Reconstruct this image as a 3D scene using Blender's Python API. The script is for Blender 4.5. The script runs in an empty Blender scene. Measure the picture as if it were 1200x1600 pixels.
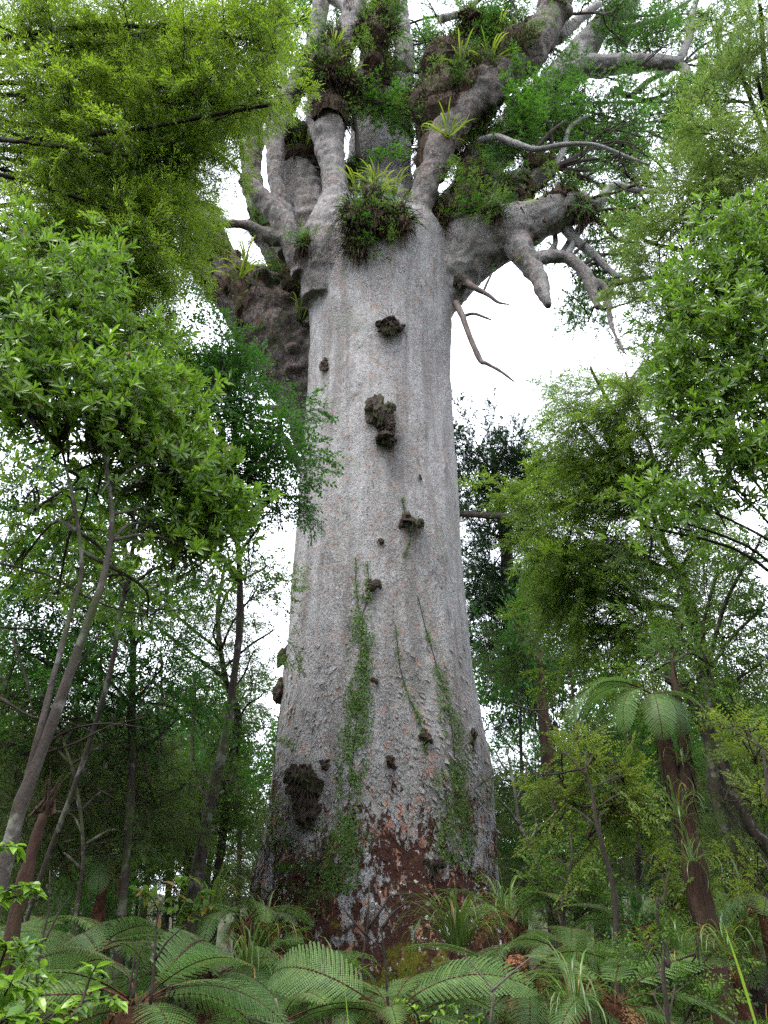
import bpy, math, random
import numpy as np
from mathutils import Vector, Matrix
from mathutils.bvhtree import BVHTree

# ------------------------------------------------------------------ camera, sky, sun, exposure
S = bpy.context.scene
COL = S.collection
F = 1202.0                       # focal length in photo pixels (1200 x 1600)
PITCH = math.radians(30)
CAM = np.array([0.0, 0.0, 1.6])
cd = bpy.data.cameras.new('camera')
cam = bpy.data.objects.new('camera', cd)
COL.objects.link(cam)
cam.location = CAM
cam.rotation_euler = (math.radians(90) + PITCH, 0, 0)
cd.sensor_fit = 'VERTICAL'
cd.angle = 2 * math.atan(800 / F)
cd.clip_start = 0.05
cd.clip_end = 3000
S.camera = cam

SUN_EL, SUN_AZ = math.radians(62), math.radians(215)      # high, behind the camera and a little to the left
W = bpy.data.worlds.new('World')
S.world = W
W.use_nodes = True
wn, wl = W.node_tree.nodes, W.node_tree.links
wn.clear()
w_out = wn.new('ShaderNodeOutputWorld')
w_bg = wn.new('ShaderNodeBackground')
w_bg.inputs['Strength'].default_value = 0.13
w_sky = wn.new('ShaderNodeTexSky')
w_sky.sky_type = 'NISHITA'
w_sky.sun_disc = False
w_sky.sun_elevation = SUN_EL
w_sky.sun_rotation = SUN_AZ
w_sky.air_density = 1.0
w_sky.dust_density = 2.0
w_tc = wn.new('ShaderNodeTexCoord')
w_ns = wn.new('ShaderNodeTexNoise')
w_ns.inputs['Scale'].default_value = 2.2
w_ns.inputs['Detail'].default_value = 5
w_cr = wn.new('ShaderNodeValToRGB')                        # overcast deck, soft variation
w_cr.color_ramp.elements[0].position = 0.3
w_cr.color_ramp.elements[0].color = (8.6, 9.2, 10.6, 1)
w_cr.color_ramp.elements[1].position = 0.72
w_cr.color_ramp.elements[1].color = (10.8, 11.1, 12.0, 1)
w_mx = wn.new('ShaderNodeMix')
w_mx.data_type = 'RGBA'
w_mx.inputs[0].default_value = 0.88
wl.new(w_tc.outputs['Generated'], w_ns.inputs['Vector'])
wl.new(w_ns.outputs['Fac'], w_cr.inputs['Fac'])
wl.new(w_sky.outputs[0], w_mx.inputs[6])
wl.new(w_cr.outputs[0], w_mx.inputs[7])
wl.new(w_mx.outputs[2], w_bg.inputs['Color'])
wl.new(w_bg.outputs[0], w_out.inputs[0])

sd = bpy.data.lights.new('sun', 'SUN')
sd.energy = 1.8
sd.angle = math.radians(24)
sd.color = (1.0, 0.97, 0.92)
sun = bpy.data.objects.new('sun', sd)
COL.objects.link(sun)
_sd = Vector((math.sin(SUN_AZ) * math.cos(SUN_EL), math.cos(SUN_AZ) * math.cos(SUN_EL), math.sin(SUN_EL)))
sun.rotation_euler = _sd.to_track_quat('Z', 'Y').to_euler()

S.view_settings.view_transform = 'Standard'
S.view_settings.look = 'None'
S.view_settings.exposure = 1.5
S.view_settings.gamma = 1.0
S.view_settings.use_curve_mapping = False
S.render.engine = 'CYCLES'
S.cycles.max_bounces = 7
S.cycles.diffuse_bounces = 4
S.cycles.glossy_bounces = 2
S.cycles.transmission_bounces = 4
S.cycles.use_denoising = False
S.cycles.use_adaptive_sampling = True
S.cycles.adaptive_min_samples = 64
S.cycles.adaptive_threshold = 0.012

# ------------------------------------------------------------------ helpers
_f = np.array([0, math.cos(PITCH), math.sin(PITCH)])
_u = np.array([0, -math.sin(PITCH), math.cos(PITCH)])
_r = np.array([1.0, 0, 0])

def ray(px, py):
    return _f + _r * ((px - 600) / F) + _u * ((800 - py) / F)

def PT(px, py, t):               # world point seen at a photo pixel, t metres deep
    return CAM + ray(px, py) * t

def PD(px, py, D):               # the same, D metres away over the ground
    d = ray(px, py)
    return CAM + d * (D / d[1])

def depth(p):
    return float((np.asarray(p) - CAM) @ _f)

def ground_z(x, y):
    x = np.asarray(x, float); y = np.asarray(y, float)
    s = np.clip((y - 2.0) / 10.0, 0, 1)
    s = s * s * (3 - 2 * s)
    z = 1.25 * s - 0.35
    z = z + 0.9 * np.clip((y - 18) / 45, 0, 1) + 11 * np.clip((y - 46) / 90, 0, 1) ** 1.3 * (1 + .25 * np.sin(x * .06))
    z = z + 0.12 * np.sin(x * .7 + 1) * np.cos(y * .5) + .06 * np.sin(x * 1.9 + y * 1.3)
    return z

def GP(x, y, dz=0.0):
    return np.array([x, y, float(ground_z(x, y)) + dz])

def _hash(ix, iy, iz, s):
    h = (ix * 374761393 + iy * 668265263 + iz * 2147483647 + s * 974634777) & 0xFFFFFFFF
    h = ((h ^ (h >> 13)) * 1274126177) & 0xFFFFFFFF
    return ((h ^ (h >> 16)) & 0xFFFF) / 65535.0

def vnoise(p, s=0):
    i = np.floor(p).astype(np.int64)
    f = p - i
    f = f * f * (3 - 2 * f)
    r = 0
    for dx in (0, 1):
        for dy in (0, 1):
            for dz in (0, 1):
                w = (f[:, 0] if dx else 1 - f[:, 0]) * (f[:, 1] if dy else 1 - f[:, 1]) * (f[:, 2] if dz else 1 - f[:, 2])
                r = r + w * _hash(i[:, 0] + dx, i[:, 1] + dy, i[:, 2] + dz, s)
    return r * 2 - 1

def fbm(p, o=3, s=0):
    a, r = 1.0, 0
    for k in range(o):
        r = r + a * vnoise(p * (2.03 ** k), s + k)
        a *= .5
    return r

def norm(v):
    v = np.asarray(v, float)
    return v / np.maximum(np.linalg.norm(v, axis=-1, keepdims=True), 1e-9)

def spline(pts, n):
    P = np.asarray(pts, float)
    if len(P) == 2:
        t = np.linspace(0, 1, n)[:, None]
        return P[0] * (1 - t) + P[1] * t
    Q = np.vstack([2 * P[0] - P[1], P, 2 * P[-1] - P[-2]])
    out = []
    m = len(P) - 1
    for k in range(n):
        u = k / (n - 1) * m
        i = min(int(u), m - 1)
        t = u - i
        a, b, c, d = Q[i], Q[i + 1], Q[i + 2], Q[i + 3]
        out.append(.5 * ((2 * b) + (-a + c) * t + (2 * a - 5 * b + 4 * c - d) * t * t + (-a + 3 * b - 3 * c + d) * t ** 3))
    return np.array(out)

class Geo:
    """collects vertices and faces, then links them as ONE mesh object"""
    def __init__(self):
        self.v, self.q, self.t, self.qm, self.tm, self.rv = [], [], [], [], [], []
        self.n = 0
    def add(self, v, q=None, t=None, m=0, rnd=0.5):
        v = np.asarray(v, float).reshape(-1, 3)
        if q is not None and len(q):
            q = np.asarray(q, np.int64) + self.n
            self.q.append(q); self.qm.append(np.full(len(q), m))
        if t is not None and len(t):
            t = np.asarray(t, np.int64) + self.n
            self.t.append(t); self.tm.append(np.full(len(t), m))
        self.v.append(v)
        self.rv.append(np.broadcast_to(np.asarray(rnd, float), (len(v),)))
        self.n += len(v)
    def tube(self, pts, rad, sides=5, m=0, cap=False, wob=0.0, seed=0, rnd=0.5):
        P = np.asarray(pts, float)
        n = len(P)
        R = np.broadcast_to(np.asarray(rad, float), (n,))
        T = norm(np.gradient(P, axis=0))
        a = np.array([0, 0, 1.0]) if abs(T[0][2]) < .9 else np.array([1.0, 0, 0])
        U = np.zeros((n, 3)); U[0] = norm(np.cross(a, T[0]))
        for i in range(1, n):
            U[i] = norm(U[i - 1] - T[i] * (U[i - 1] @ T[i]))
        V = np.cross(T, U)
        th = np.arange(sides) * 2 * math.pi / sides
        ring = U[:, None] * np.cos(th)[None, :, None] + V[:, None] * np.sin(th)[None, :, None]
        vv = P[:, None] + ring * R[:, None, None]
        if wob:
            k = fbm(vv.reshape(-1, 3) / max(R.mean() * 2.2, .02), 2, seed).reshape(n, sides, 1)
            vv = vv + ring * R[:, None, None] * k * wob
        i = np.arange(n - 1)[:, None] * sides
        j = np.arange(sides)[None, :]
        j2 = (j + 1) % sides
        q = np.stack([i + j, i + j2, i + sides + j2, i + sides + j], -1).reshape(-1, 4)
        vv = vv.reshape(-1, 3)
        t = None
        if cap:
            vv = np.vstack([vv, P[0], P[-1]])
            c0, c1 = n * sides, n * sides + 1
            jj = np.arange(sides)
            t = np.vstack([np.stack([np.full(sides, c0), (jj + 1) % sides, jj], -1),
                           np.stack([np.full(sides, c1), (n - 1) * sides + jj, (n - 1) * sides + (jj + 1) % sides], -1)])
        self.add(vv, q, t, m, rnd)
    def leaves(self, pos, d, up, L, Wd, kind=4, m=1, droop=0.1, fold=0.25, rnd=None):
        pos = np.asarray(pos, float); k = len(pos)
        if k == 0: return
        d = norm(d); side = norm(np.cross(d, up)); nn = np.cross(side, d)
        L = np.broadcast_to(np.asarray(L, float), (k,))[:, None]
        Wd = np.broadcast_to(np.asarray(Wd, float), (k,))[:, None] * .5
        if rnd is None: rnd = np.random.rand(k)
        if kind == 4:
            v = np.stack([pos, pos + d * L * .45 + side * Wd, pos + d * L - nn * L * droop, pos + d * L * .45 - side * Wd], 1)
            q = np.arange(k)[:, None] * 4 + np.array([[0, 1, 2, 3]])
            self.add(v.reshape(-1, 3), q, None, m, np.repeat(rnd, 4))
        else:
            f = Wd * fold
            l1, l2 = .38, .72
            if kind == 7: l1, l2 = .5, .82          # obovate, widest near the tip
            def at(s, w, dz): return pos + d * L * s + side * Wd * w + nn * (dz - L * droop * s * s)
            v = np.stack([at(0, 0, 0), at(l1, 1, f), at(l1, 0, 0), at(l1, -1, f), at(l2, .78, f), at(l2, 0, 0), at(l2, -.78, f), at(1, 0, 0)], 1)
            b = np.arange(k)[:, None] * 8
            q = np.concatenate([b + np.array([[2, 1, 4, 5]]), b + np.array([[3, 2, 5, 6]])])
            t = np.concatenate([b + np.array([x]) for x in ([0, 1, 2], [0, 2, 3], [5, 4, 7], [6, 5, 7])])
            self.add(v.reshape(-1, 3), q, t, m, np.repeat(rnd, 8))
    def blades(self, base, d, L, Wd, bend=0.8, m=1, seg=5, rnd=None):
        """strap leaves that rise and arch over"""
        base = np.asarray(base, float); k = len(base)
        d = norm(d)
        L = np.broadcast_to(np.asarray(L, float), (k,)); Wd = np.broadcast_to(np.asarray(Wd, float), (k,))
        if rnd is None: rnd = np.random.rand(k)
        side = norm(np.cross(d, [0, 0, 1.0]) + 1e-6)
        p = base.copy(); dd = d.copy(); rows = []
        for s in range(seg + 1):
            w = Wd * (.5 * (1 - (s / seg) ** 2.2) * (.55 + .45 * min(1, s * 2 / seg)) + .01)
            c = np.cross(side, dd) * (w * .35)[:, None]
            rows.append(np.stack([p - side * w[:, None] + c, p, p + side * w[:, None] + c], 1))
            p = p + dd * (L / seg)[:, None]
            dd = norm(dd + np.array([0, 0, -1.0]) * bend / seg * (1 + s * .5))
        v = np.stack(rows, 1)                       # k, seg+1, 3, 3
        b = np.arange(k)[:, None] * ((seg + 1) * 3)
        q = []
        for s in range(seg):
            q += [b + np.array([[s * 3, s * 3 + 1, s * 3 + 4, s * 3 + 3]]), b + np.array([[s * 3 + 1, s * 3 + 2, s * 3 + 5, s * 3 + 4]])]
        self.add(v.reshape(-1, 3), np.concatenate(q), None, m, np.repeat(rnd, (seg + 1) * 3))
    def mesh(self, name, mats, smooth=False, origin=None):
        me = bpy.data.meshes.new(name)
        v = np.vstack(self.v)
        if origin is not None: v = v - np.asarray(origin)
        q = np.vstack(self.q) if self.q else np.zeros((0, 4), np.int64)
        t = np.vstack(self.t) if self.t else np.zeros((0, 3), np.int64)
        mi = np.concatenate(self.qm + self.tm) if (self.qm or self.tm) else np.zeros(0)
        nl = q.size + t.size
        me.vertices.add(len(v)); me.vertices.foreach_set('co', v.astype(np.float32).ravel())
        me.loops.add(nl); me.loops.foreach_set('vertex_index', np.concatenate([q.ravel(), t.ravel()]).astype(np.int32))
        me.polygons.add(len(q) + len(t))
        ls = np.concatenate([np.arange(len(q)) * 4, q.size + np.arange(len(t)) * 3]).astype(np.int32)
        me.polygons.foreach_set('loop_start', ls)
        me.polygons.foreach_set('material_index', mi.astype(np.int32))
        me.polygons.foreach_set('use_smooth', np.full(len(q) + len(t), smooth))
        at = me.attributes.new('rnd', 'FLOAT', 'POINT')
        at.data.foreach_set('value', np.concatenate(self.rv).astype(np.float32))
        for m in mats: me.materials.append(m)
        me.update(calc_edges=True)
        return me
    def obj(self, name, mats, parent=None, smooth=False, origin=None):
        return link(name, self.mesh(name, mats, smooth, origin), parent)

def link(name, me, parent=None, M=None):
    o = bpy.data.objects.new(name, me)
    COL.objects.link(o)
    if parent is not None: o.parent = parent
    if M is not None: o.matrix_local = M
    return o

def tag(o, label=None, cat=None, group=None, kind=None):
    if label: o['label'] = label
    if cat: o['category'] = cat
    if group: o['group'] = group
    if kind: o['kind'] = kind
    return o

def thing(name, loc, label, cat, group=None):
    o = bpy.data.objects.new(name, None)
    COL.objects.link(o)
    o.location = [float(x) for x in loc]
    o.empty_display_size = .2
    return tag(o, label, cat, group)

def frame_to(d, up=(0, 0, 1)):
    """rotation whose X axis is d and whose Z leans to up"""
    x = norm(d); y = np.cross(up, x)
    if np.linalg.norm(y) < 1e-3: y = np.array([0, 1.0, 0])
    y = norm(y); z = np.cross(x, y)
    return Matrix(((x[0], y[0], z[0]), (x[1], y[1], z[1]), (x[2], y[2], z[2])))

def mat4(loc, rot, s=1.0):
    return Matrix.Translation(Vector([float(a) for a in loc])) @ rot.to_4x4() @ Matrix.Diagonal((s, s, s, 1))

# ------------------------------------------------------------------ materials
class NT:
    def __init__(self, name):
        self.m = bpy.data.materials.new(name)
        self.m.use_nodes = True
        self.n = self.m.node_tree.nodes; self.l = self.m.node_tree.links
        self.n.clear()
        self.out = self.n.new('ShaderNodeOutputMaterial')
    def new(self, t, **k):
        n = self.n.new(t)
        for a, b in k.items():
            if a in ('data_type', 'blend_type', 'operation', 'attribute_name', 'feature', 'noise_dimensions', 'clamp', 'invert', 'distance'):
                setattr(n, a, b)
            else:
                n.inputs[a.replace('_', ' ')].default_value = b
        return n
    def link(self, a, b): self.l.new(a, b)
    def mix(self, fac, a, b, mode='MIX'):
        n = self.n.new('ShaderNodeMix'); n.data_type = 'RGBA'; n.blend_type = mode
        for s, x in ((0, fac), (6, a), (7, b)):
            if hasattr(x, 'links'): self.l.new(x, n.inputs[s])
            elif s == 0: n.inputs[0].default_value = x
            else: n.inputs[s].default_value = (*x[:3], 1)
        return n.outputs[2]
    def math(self, op, a, b=0.0, c=0.0):
        n = self.n.new('ShaderNodeMath'); n.operation = op
        for i, x in enumerate((a, b, c)):
            if hasattr(x, 'links'): self.l.new(x, n.inputs[i])
            else: n.inputs[i].default_value = x
        return n.outputs[0]
    def ramp(self, fac, lo, hi, a=0.0, b=1.0):
        n = self.n.new('ShaderNodeMapRange')
        self.l.new(fac, n.inputs[0])
        for i, x in enumerate((lo, hi, a, b)): n.inputs[i + 1].default_value = x
        return n.outputs[0]
    def noise(self, vec, scale, detail=4, rough=.55, dist=0.0):
        n = self.n.new('ShaderNodeTexNoise')
        n.inputs['Scale'].default_value = scale; n.inputs['Detail'].default_value = detail
        n.inputs['Roughness'].default_value = rough; n.inputs['Distortion'].default_value = dist
        self.l.new(vec, n.inputs['Vector'])
        return n.outputs['Fac']
    def voro(self, vec, scale, feature='F1', out='Distance', rnd=1.0):
        n = self.n.new('ShaderNodeTexVoronoi'); n.feature = feature
        n.inputs['Scale'].default_value = scale; n.inputs['Randomness'].default_value = rnd
        self.l.new(vec, n.inputs['Vector'])
        return n.outputs[out]
    def coord(self, sc=(1, 1, 1), out='Object'):
        tc = self.n.new('ShaderNodeTexCoord'); mp = self.n.new('ShaderNodeMapping')
        mp.inputs['Scale'].default_value = sc
        self.l.new(tc.outputs[out], mp.inputs['Vector'])
        return mp.outputs[0]
    def attr(self, name):
        a = self.n.new('ShaderNodeAttribute'); a.attribute_name = name
        return a.outputs['Fac']
    def bump(self, h, strength, dist, nrm=None):
        b = self.n.new('ShaderNodeBump')
        b.inputs['Strength'].default_value = strength; b.inputs['Distance'].default_value = dist
        self.l.new(h, b.inputs['Height'])
        if nrm is not None: self.l.new(nrm, b.inputs['Normal'])
        return b.outputs[0]
    def finish(self, col, rough=.8, nrm=None, spec=.3):
        p = self.n.new('ShaderNodeBsdfPrincipled')
        if hasattr(col, 'links'): self.l.new(col, p.inputs['Base Color'])
        else: p.inputs['Base Color'].default_value = (*col, 1)
        if hasattr(rough, 'links'): self.l.new(rough, p.inputs['Roughness'])
        else: p.inputs['Roughness'].default_value = rough
        p.inputs['Specular IOR Level'].default_value = spec
        if nrm is not None: self.l.new(nrm, p.inputs['Normal'])
        self.l.new(p.outputs[0], self.out.inputs[0])
        return self.m

def leaf_mat(name, c1, c2, rough=.42, trans=.35, tcol=None, spec=.45, brown=0.0, vary=.35):
    """leaf: gloss + diffuse + light passing through; colour differs leaf by leaf and branch by branch"""
    N = NT(name)
    r = N.attr('rnd')
    col = N.mix(r, c1, c2)
    oi = N.new('ShaderNodeObjectInfo')
    k = N.ramp(oi.outputs['Random'], 0, 1, 1 - vary, 1 + vary)
    hs = N.new('ShaderNodeHueSaturation')
    N.link(k, hs.inputs['Value'])
    N.link(N.ramp(oi.outputs['Random'], 0, 1, .515, .487), hs.inputs['Hue'])
    N.link(col, hs.inputs['Color'])
    col = hs.outputs[0]
    if brown:
        col = N.mix(N.math('GREATER_THAN', r, 1 - brown), col, (.22, .12, .03))
    p = N.new('ShaderNodeBsdfPrincipled')
    N.link(col, p.inputs['Base Color'])
    p.inputs['Roughness'].default_value = rough
    p.inputs['Specular IOR Level'].default_value = spec
    t = N.new('ShaderNodeBsdfTranslucent')
    tc = N.mix(.75, col, tcol or (c2[0] * 1.9, c2[1] * 1.6, c2[2] * .7))
    N.link(tc, t.inputs[0])
    ms = N.new('ShaderNodeMixShader'); ms.inputs[0].default_value = trans
    N.link(p.outputs[0], ms.inputs[1]); N.link(t.outputs[0], ms.inputs[2])
    N.link(ms.outputs[0], N.out.inputs[0])
    return N.m

def wood_mat(name, a, b, scale=8.0, moss=0.0, stretch=.25, bumps=.6, spec=.2, lichen=0.0):
    N = NT(name)
    v = N.coord((scale, scale, scale * stretch))
    n1 = N.noise(v, 1.5, 6, .65)
    n2 = N.noise(v, 6, 4, .6)
    col = N.mix(N.ramp(n1, .35, .68), a, b)
    col = N.mix(N.ramp(n2, .42, .6, 0, .5), col, tuple(x * .45 for x in a))
    vo = N.coord((1, 1, 1))
    if lichen:
        col = N.mix(N.math('MULTIPLY', N.ramp(N.noise(vo, 5, 4, .6), .55, .62), lichen), col, (.20, .205, .18))
    if moss:
        col = N.mix(N.math('MULTIPLY', N.ramp(N.noise(vo, 2.4, 5, .6), .5, .62), moss), col, (.05, .075, .018))
    h = N.math('ADD', n1, N.math('MULTIPLY', n2, .6))
    return N.finish(col, .85, N.bump(h, bumps, .03), spec)

# kauri bark: pale grey flaking plates, dark pits, orange fresh scars; worn brown, moss and lichen low down
def kauri_bark():
    N = NT('kauri_bark')
    v = N.coord((1, 1, .62))
    vz = N.coord((1, 1, 1))
    tone = N.attr('tone')
    big = N.noise(vz, .55, 4, .5)
    mid = N.noise(N.coord((1, 1, .22)), 2.6, 5, .6)
    g1 = N.noise(v, 21, 5, .72, .4); g2 = N.noise(v, 10, 6, .74, .6)
    gm = N.n.new('ShaderNodeMix'); gm.data_type = 'FLOAT'
    N.link(N.ramp(N.noise(vz, .8, 4, .6), .4, .6), gm.inputs[0]); N.link(g1, gm.inputs[2]); N.link(g2, gm.inputs[3]); grain = gm.outputs[0]
    fine = N.noise(v, 42, 3, .7)
    pl = N.voro(v, 15, 'F1', 'Distance')
    plc = N.voro(v, 9, 'F1', 'Color')
    crack = N.voro(v, 10.5, 'DISTANCE_TO_EDGE')
    col = N.mix(N.ramp(big, .35, .65), (.235, .23, .227), (.30, .295, .29))
    col = N.mix(N.ramp(mid, .40, .66, 0, .75), col, (.175, .155, .14))
    col = N.mix(N.ramp(grain, .5, .64, 0, .7), col, (.40, .40, .41))
    col = N.mix(N.ramp(grain, .45, .37, 0, .75), col, (.075, .068, .068))
    col = N.mix(N.ramp(fine, .46, .36, 0, .7), col, (.04, .036, .036))
    # orange and pink scars where flakes came off
    sc = N.noise(v, 12, 3, .6, .5)
    spr = N.new('ShaderNodeSeparateXYZ'); N.link(vz, spr.inputs[0])
    z = spr.outputs['Z']
    scf = N.math('MULTIPLY', N.ramp(sc, .63, .67), N.ramp(N.noise(vz, 1.3, 3), .38, .6, .3, 1))
    col = N.mix(scf, col, (.33, .155, .10))
    st = N.noise(N.coord((1, 1, .06)), 3.2, 4, .6)
    col = N.mix(N.ramp(st, .52, .66, 0, .55), col, (.115, .10, .092))
    col = N.mix(N.ramp(st, .42, .32, 0, .4), col, (.36, .35, .345))
    # weeping stains under the burls, greenish film in patches
    col = N.mix(N.math('MULTIPLY', N.attr('stain'), N.ramp(mid, .3, .6, .5, 1)), col, (.05, .034, .026))
    col = N.mix(N.ramp(N.noise(vz, .7, 5, .6), .55, .7, 0, .45), col, (.15, .165, .125))
    # limbs are browner than the great trunk
    br = N.mix(N.ramp(N.noise(vz, 2.2, 5, .65), .36, .64), (.040, .030, .024), (.150, .125, .112))
    br = N.mix(N.ramp(grain, .50, .64, 0, .7), br, (.27, .235, .22))
    br = N.mix(N.ramp(grain, .50, .38, 0, .95), br, (.018, .012, .010))
    br = N.mix(N.ramp(N.noise(vz, 3.4, 5, .6), .55, .66, 0, .6), br, (.13, .056, .036))
    br = N.mix(N.ramp(N.noise(vz, 1.6, 6, .65), .50, .60, 0, .8), br, (.026, .032, .010))
    br = N.mix(N.ramp(N.noise(N.coord((1, 1, .4)), 4.5, 6, .7), .52, .60, 0, .85), br, (.030, .020, .016))
    col = N.mix(tone, col, br)
    # bare worn brown patches towards the foot (feet and damp), torn edges
    bn = N.math('ADD', N.math('MULTIPLY', N.noise(N.coord((1, 1, .55)), 2.6, 6, .72, .4), .5), N.math('MULTIPLY', N.noise(N.coord((1, 1, .6)), 11, 4, .7, .3), .5))
    low = N.math('ADD', N.ramp(z, .4, 3.6, .175, .0), N.ramp(N.noise(vz, .8, 2), .3, .7, -.07, .07))
    spread = N.math('ADD', N.math('ADD', bn, low), N.ramp(z, 3.0, 7.5, 0, -.12))
    bare = N.ramp(spread, .575, .60)
    bc = N.mix(N.noise(vz, 9, 4, .7), (.020, .010, .008), (.085, .036, .026))
    col = N.mix(N.math('MULTIPLY', bare, N.math('SUBTRACT', 1.0, tone)), col, bc)
    scl = N.math('MULTIPLY', N.ramp(N.noise(v, 7, 3, .55, .8), .60, .63), N.ramp(z, 1.0, 6.0, 1, .2))
    col = N.mix(scl, col, (.34, .165, .115))
    # chalk-white lichen spots
    li = N.math('MULTIPLY', N.ramp(N.noise(vz, 9, 6, .7), .60, .62), N.ramp(N.noise(N.coord((1, 1, 1)), .9, 2), .46, .56))
    li = N.math('MULTIPLY', li, N.ramp(z, 1.2, 3.6, 1, 0))
    col = N.mix(li, col, (.66, .68, .66))
    # moss at the very foot
    mo = N.math('ADD', N.noise(vz, 1.7, 6, .65), N.ramp(z, .3, 2.2, .07, -.12))
    mo = N.math('MULTIPLY', N.ramp(mo, .56, .62), N.math('SUBTRACT', 1.0, N.ramp(z, 2.0, 3.2)))
    col = N.mix(mo, col, N.mix(N.noise(vz, 18, 3), (.05, .045, .006), (.15, .15, .02)))
    h = N.math('ADD', N.math('MULTIPLY', grain, .9), N.math('MULTIPLY', mid, 1.2))
    h = N.math('ADD', h, N.math('MULTIPLY', fine, .35))
    h = N.math('ADD', h, N.math('MULTIPLY', N.voro(N.coord((1, 1, .6)), 3.4, 'SMOOTH_F1'), .45))
    h = N.math('ADD', h, N.math('MULTIPLY', N.ramp(crack, 0, .12), .06))
    h = N.math('SUBTRACT', h, N.math('MULTIPLY', bare, .5))
    h = N.math('SUBTRACT', h, N.math('MULTIPLY', scf, .2))
    return N.finish(col, .9, N.bump(h, 1.0, .07), .12)

M = {}
M['bark'] = kauri_bark()
M['burl'] = wood_mat('burl_wood', (.016, .011, .009), (.085, .06, .045), 7, .35, .6, 1.0)
M['twig'] = wood_mat('twig_bark', (.022, .016, .013), (.060, .047, .037), 10, 0, .3, .4)
M['palebark'] = wood_mat('pale_bark', (.035, .026, .021), (.12, .105, .09), 5, .45, .35, .8, lichen=.6)
M['darkbark'] = wood_mat('dark_bark', (.012, .009, .007), (.048, .035, .027), 5, .5, .25, .9, lichen=.35)
M['redbark'] = wood_mat('shaggy_red_bark', (.022, .011, .008), (.085, .045, .030), 6, .2, .15, 1.0)
M['deadwood'] = wood_mat('dead_wood', (.07, .055, .05), (.17, .14, .125), 6, 0, .25, .6)
M['fibre'] = wood_mat('root_fibre', (.022, .013, .009), (.10, .06, .038), 9, .2, .2, .8)
M['ponga'] = wood_mat('fern_trunk_fibre', (.03, .013, .008), (.15, .06, .03), 12, 0, .3, 1.0)
M['fine'] = leaf_mat('narrow_leaf', (.035, .095, .012), (.12, .21, .022), .4, .5, (.24, .38, .03), .5)
M['finey'] = leaf_mat('narrow_leaf_yellow', (.05, .12, .010), (.16, .25, .020), .4, .5, (.34, .52, .03), .5)
M['olive'] = leaf_mat('olive_leaf', (.022, .048, .010), (.068, .108, .020), .52, .42, (.15, .22, .04), .22)
M['olive2'] = leaf_mat('grey_olive_leaf', (.035, .075, .016), (.11, .17, .035), .52, .45, (.22, .34, .05), .22)
M['whorl'] = leaf_mat('broad_leaf', (.045, .105, .010), (.125, .215, .018), .36, .42, (.20, .38, .025), .5, brown=.006)
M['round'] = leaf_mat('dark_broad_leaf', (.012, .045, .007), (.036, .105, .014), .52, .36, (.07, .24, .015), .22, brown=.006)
M['roundy'] = leaf_mat('mid_green_leaf', (.028, .075, .010), (.095, .175, .020), .52, .42, (.15, .28, .03), .22, brown=.01)
M['kauri'] = leaf_mat('kauri_leaf', (.022, .062, .008), (.075, .15, .014), .42, .42, (.12, .34, .02), .45, brown=.01)
M['conifer'] = leaf_mat('dark_conifer_leaf', (.010, .036, .012), (.036, .085, .020), .5, .25, (.05, .14, .02), .3)
M['sapling'] = leaf_mat('compound_leaf', (.05, .095, .014), (.14, .20, .03), .52, .45, (.28, .38, .04), .22, brown=.02)
M['shrub'] = leaf_mat('fresh_green_leaf', (.05, .12, .012), (.15, .27, .03), .33, .40, (.25, .45, .03), .5)
M['fern'] = leaf_mat('fern_frond', (.034, .092, .018), (.11, .195, .048), .5, .35, (.12, .24, .05), .35, vary=.25)
M['fernf'] = leaf_mat('fresh_fern_frond', (.05, .13, .02), (.12, .24, .045), .5, .4, (.20, .38, .05), .35, vary=.2)
M['ferndead'] = leaf_mat('withered_frond', (.10, .045, .018), (.26, .135, .06), .7, .25, (.30, .14, .05), .15)
M['strap'] = leaf_mat('strap_leaf', (.035, .080, .016), (.12, .19, .04), .38, .32, (.18, .28, .04), .5, brown=.08)
M['perch'] = leaf_mat('perching_lily_leaf', (.04, .085, .010), (.13, .20, .025), .4, .45, (.26, .36, .03), .45, brown=.12)
M['creeper'] = leaf_mat('creeper_leaf', (.035, .09, .012), (.11, .20, .028), .5, .3, (.13, .22, .03), .35, brown=.02)
M['litter'] = leaf_mat('dead_leaf', (.04, .022, .012), (.15, .085, .045), .7, .1, (.1, .05, .02), .2)

N = NT('forest_floor')
v = N.coord((1, 1, 1))
c = N.mix(N.ramp(N.noise(v, 3, 6, .7), .35, .65), (.022, .014, .010), (.075, .050, .032))
c = N.mix(N.ramp(N.noise(v, .8, 5, .6), .42, .55), c, (.022, .040, .012))
M['ground'] = N.finish(c, .95, N.bump(N.noise(v, 14, 5, .7), .9, .05), .1)

# ------------------------------------------------------------------ ground
rng = np.random.default_rng(7); np.random.seed(7); random.seed(7)
def grid(xs, ys):
    X, Y = np.meshgrid(xs, ys)
    Z = ground_z(X, Y)
    v = np.stack([X, Y, Z], -1).reshape(-1, 3)
    nx = len(xs)
    i = (np.arange(len(ys) - 1)[:, None] * nx + np.arange(nx - 1)[None]).reshape(-1)
    return v, np.stack([i, i + 1, i + nx + 1, i + nx], -1)
g = Geo()
xs = np.concatenate([[-1500, -600, -250, -120], np.linspace(-70, 70, 141), [120, 250, 600, 1500]])
ys = np.concatenate([[-1500, -500, -150, -60], np.linspace(-30, 80, 111), [90, 100, 110, 120, 130, 145, 300, 700, 1500]])
gv, gq = grid(xs, ys)
g.add(gv, gq)
tag(g.obj('ground', [M['ground']], smooth=True), kind='structure')
# ------------------------------------------------------------------ the giant kauri
KD = 15.0
kb = np.array([0.0, KD, 1.0])
KA = thing('kauri_tree', kb, 'giant pale grey kauri tree with a massive column trunk in the middle of the clearing', 'tree')

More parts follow.
